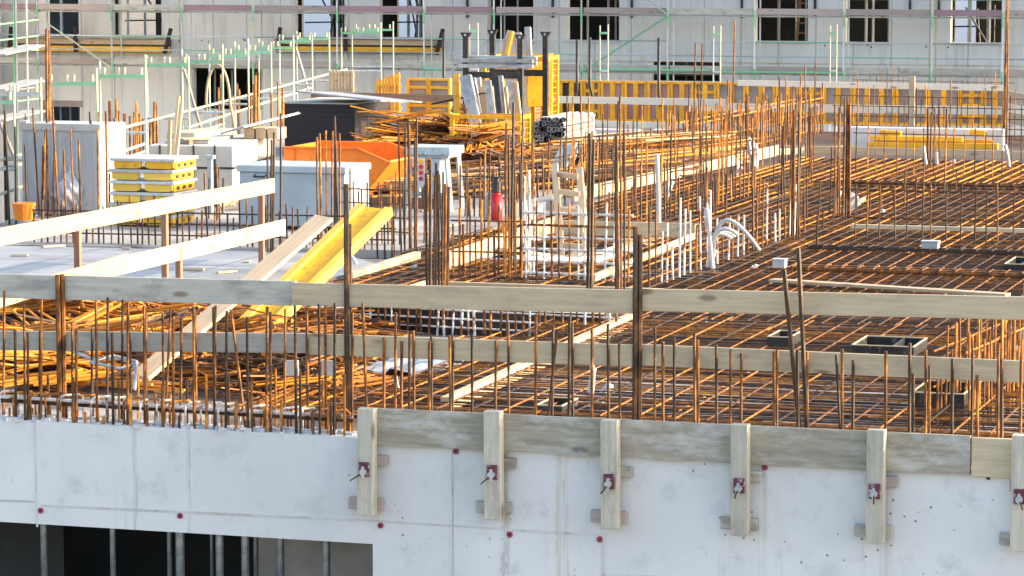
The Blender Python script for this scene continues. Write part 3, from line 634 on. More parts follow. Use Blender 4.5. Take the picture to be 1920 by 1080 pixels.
cluster([1161, 1166, 1171, 1156], [255, 180, 250, 300], 606, .018, '', 'tall bar at the right end of the near shaft', 'bars at the right end of the near shaft', mats=D)
cluster([1484, 1488, 1493, 1478, 1499], [206, 212, 214, 240, 250], 470, .020, '', 'dark column bar in the left of the two clumps on the middle right deck', 'column bars, left clump', mats=D)
cluster([1530 + 36, 1570, 1574, 1580, 1585, 1590, 1593], [196, 200, 214, 186, 182, 190, 196], 428, .020, '', 'dark column bar in the tall clump on the middle right deck', 'column bars, tall clump', mats=D)
cluster([1739, 1744, 1753, 1761, 1772], [203, 210, 201, 204, 204], 333, .022, '', 'dark column bar in the clump before the yellow beams', 'column bars before the yellow beams', mats=D)
cluster([503, 508, 512, 528, 526], [252, 262, 248, 212, 250], 493, .019, '', 'dark mottled bar at the back corner of the cast slab', 'bars at the cast slab corner', mats=D)
cluster([596, 603, 613, 621, 628, 634, 638], [257, 250, 245, 246, 244, 218, 250], 470, .018, '', 'rusty bar standing before the orange skip', 'bars before the orange skip', mats=RB)
cluster([89, 95, 102], [54, 57, 60], 412, .03, 'rusty_steel', 'thick tall rusty pole at the far left', 'tall rusty poles at the left')
cluster([1884, 1888, 1881], [0, -30, 20], 292, .026, 'rusty_steel', 'tall bar carrying the back rail corner at the right', 'tall bars at the right rail corner')
cluster([1300, 1312, 1371, 1363, 1429, 1462, 1473, 1500, 1511, 1525, 1400], [80, 82, 40, 150, 160, 145, 146, 138, 122, 115, 175], 330, .017, '', 'tall thin orange bar among the crowd before the orange panels', 'tall thin bars before the orange panels', mats=('bright_rust', 'rusty_steel'))
cluster([1059, 1073, 1092, 1101, 1129, 1170, 1192, 1203, 1241, 1268], [180, 182, 181, 182, 214, 202, 200, 198, 186, 187], 385, .017, '', 'tall thin rusty bar rising before the pink formwork panels', 'tall thin bars before the pink panels', mats=RB)
# loose verticals at the far left in front of the white container
for k in range(44):
    x = rnd(8, 205) if k % 3 else rnd(205, 420); yt = rnd(195, 300) if x < 205 else rnd(300, 350)
    P = gz(x, rnd(408, 432), ZD); h = up(P, yt)
    tag(rod('column_bar', P, P + V((rnd(-.05, .05) * h, 0, h)), rnd(.011, .02), random.choice(('rusty_steel', 'dark_rust', 'rusty_steel'))), 'thin rusty bar standing at the left before the white container', 'rebar', 'thin bars before the white container')
for k in range(40):
    x = rnd(395, 535) if k % 2 else rnd(205, 300); yt = rnd(130, 190) if k % 2 else rnd(185, 230)
    P = gz(x, 268 + rnd(-8, 8) + (40 if x < 310 else 0), ZD); h = up(P, yt)
    tag(rod('column_bar', P, P + V((rnd(-.03, .03) * h, 0, h)), rnd(.016, .03), random.choice(('rusty_steel', 'bright_rust'))), 'orange bar standing beside the scaffold behind the white package', 'rebar', 'bars along the left scaffold')

# many thin uneven bars over the middle distance
for k in range(120):
    if k < 78: x, yb_, ht_ = rnd(1095, 1560), rnd(330, 500), rnd(60, 175)
    elif k < 100: x, yb_, ht_ = rnd(690, 990), rnd(395, 500), rnd(70, 190)
    else: x, yb_, ht_ = rnd(1290, 1560), rnd(285, 340), rnd(70, 150)
    P = gz(x, yb_, ZD)
    if PIT2[0] < P.x < PIT2[1] and PIT2[2] < P.y < PIT2[3]: continue
    h = up(P, yb_ - ht_)
    tag(rod('upright_bar', P, P + V((rnd(-.035, .035) * h, rnd(-.02, .02) * h, h)), rnd(.009, .015), random.choice(D if k % 3 else RB)), 'thin upright bar of uneven height among the mats in the middle distance', 'rebar', 'scattered upright bars in the middle distance')
def cage(A, C, h, nv, nh, r, label, mv=RB, mh=('dark_rust',), jit=.15, name='reinforcement_cage', rows=1, off=.18, hz0=.1, hr=.8):
    A, C = V(A), V(C); e = empty(name, A, label, 'rebar cage')
    nrm = V((-(C - A).y, (C - A).x, 0)).normalized()
    for rw in range(rows):
        for i in range(nv):
            P = A.lerp(C, (i + rnd(-.2, .2) + .5) / nv) + nrm * off * rw; hh = h * (1 + rnd(-jit, jit))
            rod('vertical_bar', P, P + V((rnd(-.02, .02), rnd(-.03, .03), hh)), r * rnd(.85, 1.15), random.choice(mv), e)
        for j in range(nh):
            z = hz0 + (h * .9 - hz0) * j / max(1, nh - 1)
            rod('horizontal_bar', A + V((0, 0, z)) + nrm * (off * rw + .02), C + V((0, 0, z)) + nrm * (off * rw + .02), r * hr, random.choice(mh), e)
    return e
WHT = ('cement_coated_steel',)
cage(gz(60, 470, ZD), gz(742, 486, ZD), .62, 56, 4, .013, 'long low wall cage of dark bars across the back of the cast slab', mv=D, jit=.3)
cage(gz(980, 549, ZD), gz(1186, 557, ZD), 1.08, 13, 7, .013, 'tall wall cage with cement-whitened crossbars before the far shaft', mv=('rusty_steel', 'bright_rust', 'cement_coated_steel'), mh=('cement_coated_steel', 'cement_coated_steel', 'cement_coated_steel', 'rusty_steel'), jit=.06, hr=1.25)
cage(gz(845, 545, ZD), gz(985, 548, ZD), .95, 13, 5, .014, 'rusty wall cage between the dark bundle and the splashed bars', mv=RB, mh=('rusty_steel',), jit=.25)
cage(gz(860, 525, ZD), gz(985, 470, ZD), .5, 9, 4, .014, 'low rusty cage running back left of the far shaft', mv=RB, mh=('bright_rust',), jit=.2)
cage(gz(672, 622, ZD), gz(1165, 648, ZD), .42, 34, 4, .013, 'low cage with whitened bars along the near face of the near shaft', mv=('rusty_steel', 'cement_splashed_steel', 'rusty_steel'), mh=WHT, jit=.2, off=.12)
cage(gz(1212, 570, ZD), gz(1500, 462, ZD), .85, 30, 2, .013, 'wall cage of whitened bars running back from the right shaft corner', mv=('cement_splashed_steel', 'rusty_steel', 'cement_splashed_steel', 'dark_rust'), jit=.4)
cage(gz(1500, 462, ZD), gz(1800, 375, ZD), .55, 14, 1, .012, 'sparse row of dark bars continuing the whitened wall cage', mv=D, jit=.3)
cage(gz(900, 412, ZD), gz(1290, 312, ZD), .70, 44, 2, .016, 'wall cage of rusty bars running back beside the long rods', mv=RB, jit=.5, rows=2, off=.25)
cage(gz(1290, 312, ZD), gz(1545, 248, ZD), .85, 48, 3, .018, 'dense sunlit orange wall cage at the back of the deck', mv=('bright_rust', 'bright_rust', 'rusty_steel'), mh=('bright_rust',), jit=.35, rows=2, off=.4)
cage(gz(1130, 470, ZD), gz(1420, 385, ZD), 1.0, 34, 2, .014, 'tall thin wall cage running back right of the ladder', mv=RB, jit=.45)
cage(gz(1598, 346, ZD), gz(1925, 356, ZD), 1.0, 18, 2, .011, 'row of thin upright bars before the far sunlit mat', mv=RB, mh=('rusty_steel',), jit=.08)
cage(gz(1590, 472, ZD), gz(1960, 484, ZD), .95, 15, 3, .011, 'row of thin dark upright bars in the middle of the right mat', mv=D, mh=('rusty_steel',), jit=.06)
cage(gz(1560, 262, ZD), gz(1930, 272, ZD), 1.05, 34, 5, .012, 'thin mesh of bars in front of the yellow beams', mv=RB, mh=('rusty_steel',), jit=.3)
cage(gz(1812, 818, ZD), gz(2010, 716, ZD), .80, 30, 3, .0115, 'dense orange cage standing at the right edge of the near deck', mv=('bright_rust', 'rusty_steel', 'rusty_steel'), mh=('bright_rust',), jit=.3, rows=2, off=.28)
cage(gz(1600, 236, ZD - .3), gz(1900, 244, ZD - .3), 1.25, 30, 2, .009, 'faint row of tall orange bars behind the back rails', mv=('bright_rust', 'rusty_steel'), jit=.25)
cage(gz(640, 470, ZD), gz(765, 476, ZD), .95, 12, 5, .012, 'small wall cage behind the yellow girder', mv=D, mh=('rusty_steel',), jit=.2)
cage(gz(860, 420, ZD), gz(960, 424, ZD), .8, 12, 3, .013, 'small wall cage of dark bars behind the red cylinder', mv=D, jit=.35)

# ================================================================ REBAR HEAPS
def bent(p, d, kind, s):
    d = V(d).normalized(); u = d.cross(V((0, 0, 1))).normalized()
    if kind == 0: return [p - d * s, p - d * s * .3 + V((0, 0, rnd(-.04, .05))) + u * rnd(-.06, .06), p + d * s * .4 + V((0, 0, rnd(-.05, .05))), p + d * s]
    if kind == 1:
        w = rnd(.08, .2); return [p - d * s, p + d * s * .7, p + d * s * .78 + u * w * .3, p + d * s * .72 + u * w, p - d * s * .6 + u * w * 1.1]
    n = 14; r_ = s * .35; return [p + d * r_ * math.cos(a) * 1.6 + u * r_ * math.sin(a) + V((0, 0, .05 * math.sin(a * 2))) for a in [k / n * rnd(5, 6.2) for k in range(n + 1)]]
def heap(c, rx, ry, h, n, r, m, label, dirs, name='rebar_heap', smin=.4, smax=1.2, kinds=(0, 0, 1, 1, 2), m2='dark_rust'):
    b = MB(); k = 0
    while k < n:
        a = rnd(0, 2 * math.pi); q = rnd(0, 1) ** .72; x, y = q * math.cos(a), q * math.sin(a)
        ang = rad(random.choice(dirs) + rnd(-26, 26)); tilt = rnd(-.26, .26); kd = random.choice(kinds); sz = rnd(smin, smax); zl = rnd(.2, 1); mi = 1 if rnd(0, 1) < (.70 - zl * .6) else random.choice((0, 0, 2) if m == 'bright_rust' else (2, 2, 0, 1))  # lower bars mostly dark: shade in the gaps put into their colour
        for w in range(random.choice((1, 2, 4, 7))):           # a sheaf of like bars
            dx, dy = rnd(-.16, .16), rnd(-.16, .16)
            p = V((c.x + x * rx + dx, c.y + y * ry + dy, c.z + h * (1 - q * q) * zl + rnd(0, .05) + .02)); a2 = ang + rnd(-.09, .09)
            n0 = len(b.bm.faces); b.path(bent(p, (math.cos(a2), math.sin(a2), tilt + rnd(-.04, .04)), kd, sz * rnd(.85, 1.1)), r * rnd(.85, 1.15), 5)
            b.bm.faces.ensure_lookup_table()
            for f in b.bm.faces[n0:]: f.material_index = mi
            k += 1
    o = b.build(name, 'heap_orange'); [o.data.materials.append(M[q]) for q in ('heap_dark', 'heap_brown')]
    return tag(o, label, 'rebar heap', None, 'stuff')
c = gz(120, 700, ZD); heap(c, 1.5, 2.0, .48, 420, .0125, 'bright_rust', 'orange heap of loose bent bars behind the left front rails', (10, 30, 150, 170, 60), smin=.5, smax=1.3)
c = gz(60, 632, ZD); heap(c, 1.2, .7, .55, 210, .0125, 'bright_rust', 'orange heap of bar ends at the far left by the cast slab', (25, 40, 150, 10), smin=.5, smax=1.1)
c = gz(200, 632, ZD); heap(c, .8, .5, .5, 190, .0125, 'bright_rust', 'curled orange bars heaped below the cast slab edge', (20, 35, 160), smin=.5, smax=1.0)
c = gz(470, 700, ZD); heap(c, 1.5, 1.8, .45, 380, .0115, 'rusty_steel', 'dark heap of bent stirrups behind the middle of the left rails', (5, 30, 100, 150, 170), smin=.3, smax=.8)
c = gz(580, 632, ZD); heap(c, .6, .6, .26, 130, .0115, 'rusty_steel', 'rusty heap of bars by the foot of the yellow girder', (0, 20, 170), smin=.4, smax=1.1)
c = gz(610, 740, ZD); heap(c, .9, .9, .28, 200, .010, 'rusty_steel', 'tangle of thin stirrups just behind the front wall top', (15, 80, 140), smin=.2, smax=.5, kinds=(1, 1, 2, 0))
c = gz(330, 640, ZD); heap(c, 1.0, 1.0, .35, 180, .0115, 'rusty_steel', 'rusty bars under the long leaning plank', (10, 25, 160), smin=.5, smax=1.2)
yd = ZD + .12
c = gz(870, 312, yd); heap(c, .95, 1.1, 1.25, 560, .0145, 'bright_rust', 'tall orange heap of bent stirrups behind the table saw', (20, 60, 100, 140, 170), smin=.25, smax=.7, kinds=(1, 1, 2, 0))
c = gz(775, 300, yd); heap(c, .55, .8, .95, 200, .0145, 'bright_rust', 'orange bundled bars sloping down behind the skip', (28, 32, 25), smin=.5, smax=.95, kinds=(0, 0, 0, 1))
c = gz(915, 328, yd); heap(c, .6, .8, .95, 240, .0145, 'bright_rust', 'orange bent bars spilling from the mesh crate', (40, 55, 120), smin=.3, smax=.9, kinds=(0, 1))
def rods(c, n, L, ang, w, h, r, m, label, name='rod_bundle'):
    b = MB(); d = V((math.cos(ang), math.sin(ang), 0)); u = V((-d.y, d.x, 0)); n0 = 0
    for k in range(n):
        p = V(c) + u * rnd(-w, w) + V((0, 0, rnd(.02, h))); dd = (d + u * rnd(-.13, .13) + V((0, 0, rnd(-.03, .03)))).normalized(); l = L * rnd(.6, 1); s = d * rnd(-.3, .3) * L * .3
        n0 = len(b.bm.faces); b.tube(p + s - dd * l / 2, p + s + dd * l / 2, r * rnd(.7, 1.4), 5); b.bm.faces.ensure_lookup_table()
        mi = random.choice((0, 1, 1, 2, 3, 1, 0))
        for f in b.bm.faces[n0:]: f.material_index = mi
    o = b.build(name, m); [o.data.materials.append(M[q]) for q in ('heap_dark', 'pine', 'heap_orange')]
    return tag(o, label, 'rebar bundle')
ga = rad(62)
rods(gz(960, 352, yd), 60, 8, rad(66), .9, .3, .016, 'dark_rust', 'dark bundle of long rods lying right of the table saw')
rods(gz(930, 352, yd), 45, 5, rad(60), .6, .12, .014, 'rusty_steel', 'brown bundle of long rods and laths before the heap')
rods(gz(1005, 322, yd), 60, 5, rad(64), .6, .35, .022, 'red_brown_wood', 'bundle of pale laths lying before the aluminium pile', name='lath_bundle')
rods(gz(1215, 314, yd), 100, 4.5, rad(70), 1.0, .6, .015, 'bright_rust', 'sunlit orange bundle of long rods right of the grey panels')
rods(gz(1150, 335, yd), 60, 4.5, rad(70), .8, .35, .014, 'rusty_steel', 'rusty bundle of long rods behind the ladder')
# clear plastic sheet by the heap and grey cable loop
b = MB(); c = gz(790, 690, -.12); g = {}
for i in range(15):
    for j in range(15): g[i, j] = b.bm.verts.new(c + V((-.42 + i * .06, -.75 + j * .1, .035 * math.sin(i * 1.1 + j * .5) * math.cos(j * .8) + .06 + .02 * math.sin(i * 2.3))))
for i in range(14):
    for j in range(14): b.bm.faces.new((g[i, j], g[i + 1, j], g[i + 1, j + 1], g[i, j + 1]))
o = b.build('plastic_sheet', 'bag_plastic', smooth=True); tag(o, 'crumpled grey plastic sheet on the deck behind the lower guard rail', 'plastic sheet'); sm_ = o.modifiers.new('thick', 'SOLIDIFY'); sm_.thickness = .004
P = gz(175, 690, .22)
tag(MB().path([P + V((-.35, .3, .1)), P + V((-.1, .2, .05)), P + V((.15, .25, .06)), P + V((.35, .1, .03)), P + V((.3, -.1, .02)), P + V((0, -.05, .06)), P + V((.1, .2, .09)), P + V((.35, .15, .05)), P + V((.5, -.2, .0)), P + V((.62, -.5, -.1))], .016, 8).build('cable_loop', 'galvanised', smooth=True), 'grey cable loop lying on the orange heap', 'cable')
for x, y in ((548, 690), (615, 690)):
    P = gz(x, y, .12); bb = MB().box((0, 0, 0), (.12, .02, .14), Matrix.Rotation(rnd(-.4, .4), 3, 'Y')); tag(bb.build('paper_tag', 'white_paint', loc=P), 'white paper tag on the dark stirrups, the ' + ('left' if x < 600 else 'right') + ' of the two', 'tag')

# ================================================================ CONDUITS, BOX-OUTS
def conduits(base, tips, r, label, zb=ZD, n=5, arc=None):
    e = empty('conduit_bundle', gz(*base, zb), label, 'conduit')
    B0 = e.location.copy(); r *= 1.2
    for i, tp in enumerate(tips):
        T = gy(*tp, B0.y + .15 * (i % 3)); P = V((rnd(-.05, .05), rnd(-.05, .05), 0)); T = T - B0
        if arc and len(tp) == 2 and i in arc:
            ap = gy(*arc[i], B0.y) - B0; pts = []
            for k in range(15):
                f = k / 14; pts.append(P.lerp(ap, f).lerp(ap.lerp(T, f), f) * 1.0 if False else P * (1 - f) ** 2 + ap * 2 * f * (1 - f) + T * f * f)
        else:
            md = P.lerp(T, .55) + V((rnd(-.05, .05), rnd(-.05, .05), .06)); pts = [P * (1 - f) ** 2 + md * 2 * f * (1 - f) + T * f * f for f in (k / 6 for k in range(7))]
        MB().path(pts, r, 8).build('conduit', 'conduit_plastic', e, smooth=True)
conduits((1334, 530), [(1325, 425), (1424, 470), (1378, 443), (1384, 440), (1372, 447), (1340, 470)], .022, 'tall bundle of grey conduits arching over beside the right shaft corner', arc={0: (1322, 320), 1: (1330, 330), 2: (1325, 400), 3: (1322, 395), 4: (1320, 410)})
conduits((1410, 534), [(1408, 500), (1418, 498), (1424, 508), (1430, 512)], .024, 'short bundle of four grey conduits near the white box')
conduits((1566, 420), [(1575, 358), (1608, 368), (1622, 372), (1612, 380), (1600, 362)], .024, 'bundle of grey conduits fanning right at the tall column clump')
conduits((1648, 420), [(1655, 394), (1660, 396)], .024, 'two short grey conduits by the red dotted batten', n=2)
conduits((1248, 390), [(1254, 330), (1262, 340), (1243, 352)], .026, 'bundle of grey conduits right of the ladder')
conduits((1740, 332), [(1731, 273)], .028, 'single grey conduit leaning left at the far sunlit mat')
conduits((1764, 332), [(1756, 285)], .024, 'grey conduit standing at the clump before the yellow beams')
conduits((1775, 330), [(1790, 300)], .026, 'grey conduit leaning right on the far sunlit mat')
conduits((1729, 338), [(1723, 318)], .026, 'short grey conduit stub on the far sunlit mat')
conduits((1888, 336), [(1884, 272)], .030, 'grey conduit at the foot of the tall bars at the right')
conduits((1876, 345), [(1868, 326)], .024, 'short grey conduit stub left of the tall right bars')
conduits((1413, 320), [(1410, 262), (1404, 258), (1416, 270)], .030, 'bundle of grey conduits among the sunlit orange cage')
conduits((1382, 330), [(1392, 314), (1386, 310)], .026, 'short pair of grey conduits before the sunlit orange cage')
conduits((1318, 605), [(1325, 575), (1331, 575)], .022, 'two grey conduits just under the right upper rail')
conduits((1092, 782), [(1110, 684), (1114, 690)], .020, 'two grey conduits leaning right behind the front formwork')
conduits((1118, 776), [(1140, 722), (1144, 720), (1147, 724)], .018, 'three grey conduits lying over to the right behind the front formwork')
conduits((1896, 700), [(1918, 620), (1924, 640), (1910, 650)], .02, 'grey conduits curving beside the right orange cage')
conduits((1229, 470), [(1232, 290)], .026, 'tall straight grey conduit right of the ladder')
conduits((746, 770), [(742, 705)], .012, 'thin white conduit standing in the near mat left of the timber stop')
conduits((666, 520), [(650, 470), (654, 476)], .02, 'grey conduits curving up beside the yellow girder')
conduits((762, 528), [(782, 498), (745, 512)], .018, 'grey conduits lying by the pale timber end')
def boxout(nl, wpx, dep, h, label, div=0):
    A = gz(*nl, -.1); w = wpx / ppm(A); e = empty('box_out', A, label, 'formwork box'); t = .016
    for nm, a, c in (('side_panel', (0, 0, -.15), (w, t, h)), ('side_panel', (0, dep - t, -.15), (w, dep, h)), ('side_panel', (0, t + .001, -.15), (t, dep - t - .001, h)), ('side_panel', (w - t, t + .001, -.15), (w, dep - t - .001, h))):
        o = MB().span(a, c).build(nm, 'black_ply', e)
        a2, c2 = (a[0], a[1], h + .001), (c[0], c[1], h + .010); MB().span(a2, c2).build('edge_strip', 'rail_pine', o)
    if div: MB().span((w * div, t + .001, -.15), (w * div + t, dep - t - .001, h)).build('divider', 'black_ply', e)
    MB().span((t, t, -.15), (w - t, dep - t, -.14)).build('base', 'black_ply', e)
boxout((1438, 660), 44, .55, .15, 'small black box-out in the near mat left of the wide one')
boxout((1596, 676), 118, .75, .15, 'wide black box-out with a divider in the near mat', .62)
boxout((1708, 768), 100, .8, .15, 'large black box-out close to the right orange cage')
boxout((1882, 520), 70, .9, .16, 'black box-out cut by the right picture edge', .4)
boxout((1004, 782), 52, .5, .10, 'small black box-out just behind the front formwork board')
for x, y, w_, h_, lab in ((1727, 470, 32, 16, 'white junction box on the middle right mat'), (1448, 503, 24, 15, 'white junction box beside the whitened wall cage')):
    A = gz(x, y, -.02); w = w_ / ppm(A); h = h_ / ppm(A)
    e = empty('junction_box', A, lab, 'junction box'); MB().span((0, 0, 0), (w, .14, h)).bevel(.008).build('box_body', 'white_paint', e); MB().span((-.006, -.006, h + .001), (w + .006, .146, h + .018)).build('box_lid', 'white_paint', e)

# ================================================================ LEFT YARD
def xyz_box(nl, nr, yt, dep, z=yd):        # near-left and near-right foot pixels, row of the top edge at the left, depth in m
    A, C = gz(*nl, z), gz(*nr, z); w = (C - A).length; ang = math.atan2(C.y - A.y, C.x - A.x); return A, w, up(A, yt), ang, dep
# white container
A, w, h, ang, d = xyz_box((42, 402), (184, 407), 232, .95)
e = empty('site_container', A, 'white steel site container at the far left', 'container', rz=0)
MB().span((0, 0, 0), (w, d, h)).bevel(.02).build('container_body', 'white_paint', e)
for k in range(9): MB().span((.08 + (w - .2) * k / 8, -.012, .1), (.10 + (w - .2) * k / 8, .001, h - .12)).build('wall_rib', 'white_paint', e)
MB().span((-.02, -.03, h - .09), (w + .02, .002, h + .012)).build('top_rail', 'white_foam', e)
MB().span((-.015, -.025, h + .013), (.1, .1, h + .05)).build('corner_casting', 'galvanised', e)
# plastic bag
b = MB(); r_ = bmesh.ops.create_icosphere(b.bm, subdivisions=4, radius=1)
for v in b.bm.verts:
    k = 1 + .18 * math.sin(v.co.x * 7 + v.co.z * 3) * math.cos(v.co.y * 6 + v.co.z * 9); top = max(0, v.co.z); s = (1 - .62 * top ** .8)
    v.co = V((v.co.x * .26 * k * s + .05 * top, v.co.y * .26 * k * s, v.co.z * .40))
P = gz(128, 404, yd); tag(b.build('plastic_bag', 'bag_plastic', loc=P + V((0, 0, .39)), smooth=True), 'pale translucent plastic sack standing before the white container', 'sack')
# stack of yellow formwork panels
A, w, h, ang, d = xyz_box((209, 424), (322, 428), 298, .8)
n = 6; hp = h / n
for k in range(n):
    lab = ['bottom', 'second lowest', 'third lowest', 'third from top', 'second from top', 'topmost'][k]
    e = empty('formwork_tray', A + V((rnd(-.02, .02), rnd(-.03, .03), k * hp + .02)), lab + ' panel of the yellow formwork stack left of the tool box', 'formwork panel', 'stacked yellow formwork panels')
    for x0, x1 in ((.02, w * .46), (w * .54, w - .02)):
        MB().prism([(x0, 0, .03), (x0 + .06, 0, 0.01), (x1 - .06, 0, .01), (x1, 0, .03), (x1, 0, hp * .68), (x0, 0, hp * .68)], (0, .04, 0)).build('end_frame', 'yellow_paint' if k in (5, 0, 1) else 'pale_yellow', e)
    MB().span((w - .05, .045, .01), (w - .01, d, hp * .68)).build('side_frame', 'yellow_paint', e)
    for q in range(3): MB().span((w - .0098, .14 + q * .22, hp * .2), (w - .005, .24 + q * .22, hp * .5)).build('hand_slot', 'black_steel', e)
    MB().span((.01, .045, .01), (.05, d, hp * .68)).build('side_frame', 'yellow_paint', e)
    MB().span((-.03, -.03, hp * .70), (w + .02, d + .03, hp * .97)).bevel(.006).build('panel_face', 'white_foam' if k != 3 else 'galvanised', e)
for k in range(2): tag(MB().span((A.x + (w - .2) * k, A.y - .05, yd), (A.x + .1 + (w - .2) * k, A.y + d, yd + .022)).build('bearer_timber', 'pine'), ('left' if k == 0 else 'right') + ' timber bearer under the yellow panel stack', 'timber')
# white strapped package
A, w, h, ang, d = xyz_box((280, 386), (428, 390.5), 272, 2.9)
e = empty('insulation_package', A, 'big white wrapped package with black straps behind the yellow stack', 'package', rz=.15)
MB().span((0, 0, .1), (w, d, h)).bevel(.015).build('block', 'white_foam', e)
for x in (.1, .42, .62): MB().span((w * x / .8, -.012, .1), (w * x / .8 + .025, .0, h + .004)).build('strap', 'black_steel', e)
MB().span((-.012, -.014, h * .62), (w + .012, -.002, h * .62 + .03)).build('strap', 'black_steel', e)
MB().span((w + .002, .0, h * .62), (w + .012, d, h * .62 + .03)).build('strap', 'black_steel', e)
for k in range(4): MB().span((w + .002, .5 + k * .6, .1), (w + .012, .515 + k * .6, h)).build('seam', 'grey_panel', e)
for k in range(3): MB().span((.05, .2 + k * 1.1, 0), (w - .05, .35 + k * 1.1, .098)).build('pallet_bearer', 'pine', e)
def ontop(nm, x0, x1, y0, y1, z0, z1, m, label, cat, rz=0, tilt=0):
    bb = MB().box((0, 0, 0), (x1 - x0, y1 - y0, z1 - z0), Matrix.Rotation(rz, 3, 'Z') @ Matrix.Rotation(tilt, 3, 'Y')).bevel(.005)
    return tag(bb.build(nm, m, loc=A + V(((x0 + x1) / 2, (y0 + y1) / 2, h + (z0 + z1) / 2 + .002))), label, cat)
b = MB()
for k in range(9): b.prism([(-.28 + k * .06, 0, 0), (-.25 + k * .06, 0, .03), (-.22 + k * .06, 0, 0), (-.22 + k * .06, 0, .006), (-.25 + k * .06, 0, .036), (-.28 + k * .06, 0, .006)], (0, 1.4, 0))
o = b.build('corrugated_sheet', 'galvanised', loc=A + V((.75, 1.6, h + .14))); o.rotation_euler = (.12, -.25, -.35); tag(o, 'grey corrugated sheet propped on the white package', 'metal sheet')
ontop('board_offcut', .0, .7, .4, 2.0, 0, .05, 'white_foam', 'pale flat board lying on the white package', 'board', .15)
ontop('board_offcut', -.2, .3, 1.3, 2.7, .0, .12, 'rail_pine', 'greyish boards at the back of the white package', 'board', -.1)
ontop('plywood_scrap', .3, .75, .4, .9, .06, .08, 'pine', 'small pine scrap on the white package', 'scrap wood', .5)
for k, x in enumerate((.82, 1.02, 1.22)): ontop('brick_block', x, x + .17, 1.9, 2.3, .0, .18, 'pine', ('left', 'middle', 'right')[k] + ' pale block in the row on the white package', 'block')
ontop('brick_scrap', .5, .58, .25, .4, .0, .07, 'red_brown_wood', 'small red brick scrap on the white package front edge', 'brick')
for k, (x0, y0_, x1, y1_) in enumerate(((332, 180, 318, 310), (338, 192, 324, 312), (316, 226, 313, 310))):
    T = gy(x0, y0_, A.y - .3); Bt = gy(x1, y1_ + 20, A.y - .6); tag(board('wooden_pole', Bt, T, .05, .04, 'pine', upv=(1, 0, 0)), ('tallest', 'middle', 'shortest')[k] + ' of three pale battens leaning by the white package', 'batten')
# grey metal stand beside, and wood offcuts at the package foot
P = gz(395, 398, yd); h2 = up(P, 298)
tag(MB().box((0, 0, h2 / 2), (.07, .07, h2)).box((0, 0, h2 + .03), (.14, .1, .06)).bevel(.006).build('steel_post', 'machine_grey', loc=P), 'grey steel post with a cap before the white package', 'post')
P = gz(357, 398, yd); h2 = up(P, 312)
tag(MB().tube((0, 0, 0), (.02, 0, h2), .02, 8).box((.03, 0, h2), (.1, .08, .06)).build('spade_handle', 'pine', loc=P), 'wooden tool handle standing right of the yellow stack', 'tool handle')
for k in range(5):
    P = gz(415 + k * 8, 392 - k * 3, yd + .02); tag(board('timber_offcut', P, P + V((.3, .5, .35 - k * .04)), .09, .04, ('pine', 'red_brown_wood')[k % 2]), 'timber offcut leaning in the heap left of the tool box', 'offcut', 'offcuts by the tool box')
# blue-grey tool box
A, w, h, ang, d = xyz_box((449, 428), (646, 434), 322, 1.0)
e = empty('tool_box', A, 'big blue-grey steel tool box with a flat lid', 'tool box')
MB().span((0, 0, 0.05), (w, d, h)).bevel(.01).build('box_body', 'blue_grey_paint', e)
MB().span((-.03, -.04, h + .002), (w + .03, d + .02, h + .10)).bevel(.012).build('box_lid', 'blue_grey_paint', e)
MB().path([(.25, -.002, h - .04), (.25, -.07, h - .06), (.42, -.07, h - .06), (.42, -.002, h - .04)], .012, 6).build('handle', 'black_steel', e)
MB().path([(w + .002, .55, h * .7), (w + .05, .55, h * .68), (w + .05, .55, h * .42), (w + .002, .55, h * .4)], .014, 6).build('handle', 'black_steel', e)
for k in range(2): MB().span((.1 + (w - .3) * k, .1, 0), (.2 + (w - .3) * k, d - .1, .049)).build('skid', 'black_steel', e)
# dark brown hut with loose sheet on top
A, w, h, ang, d = xyz_box((534, 288), (658, 292), 194, 2.0)
e = empty('storage_hut', A, 'dark brown plywood storage box behind the orange skip', 'storage box')
MB().span((0, 0, 0), (w, d, h)).build('box_body', 'brown_ply', e)
for k in range(10): MB().span((-.004, -.006, .12 + h * k / 10.5), (w + .004, -.0005, .128 + h * k / 10.5)).build('board_seam', 'black_steel', e)
MB().span((-.02, -.03, h + .001), (w + .02, d, h + .03)).build('box_top', 'grey_board', e)
o = MB().box((0, 0, 0), (1.9, 1.6, .03)).build('plywood_sheet', 'slab_concrete', loc=A + V((w * .72 + .35, .4, h + .13))); o.rotation_euler = (-.06, .07, -.2); tag(o, 'grey plywood sheet overhanging the dark storage box', 'plywood sheet')
# orange tipping skip
A = gz(533, 372, yd); pp = ppm(A); u_ = lambda px: px / pp
e = empty('orange_skip', A, 'orange tipping skip with a sloping front between the tool box and the table saw', 'skip')
def prof(dx): return [(0, 0, u_(12)), (0, 0, u_(96)), (u_(150), 0, u_(96)), (u_(212), 0, u_(72)), (u_(160), 0, u_(12))]
dp = 1.5; th_ = .03
for y in (0, dp - th_): MB().prism([(x, y, z) for x, _, z in prof(0)], (0, th_, 0)).build('side_plate', 'skip_orange', e)
pf = prof(0)
for i, j in ((0, 1), (3, 4), (4, 0)):
    a, c = V(pf[i]), V(pf[j]); MB().prism([a + V((0, th_ + .001, 0)), c + V((0, th_ + .001, 0)), c + V((0, th_ + .001, 0)) + (V((th_, 0, 0)) if i == 0 else V((-.02, 0, .03))), a + V((0, th_ + .001, 0)) + (V((th_, 0, 0)) if i == 0 else V((-.02, 0, .03)))], (0, dp - 2 * th_ - .002, 0)).build('floor_plate' if i == 4 else 'end_plate', 'skip_orange', e)
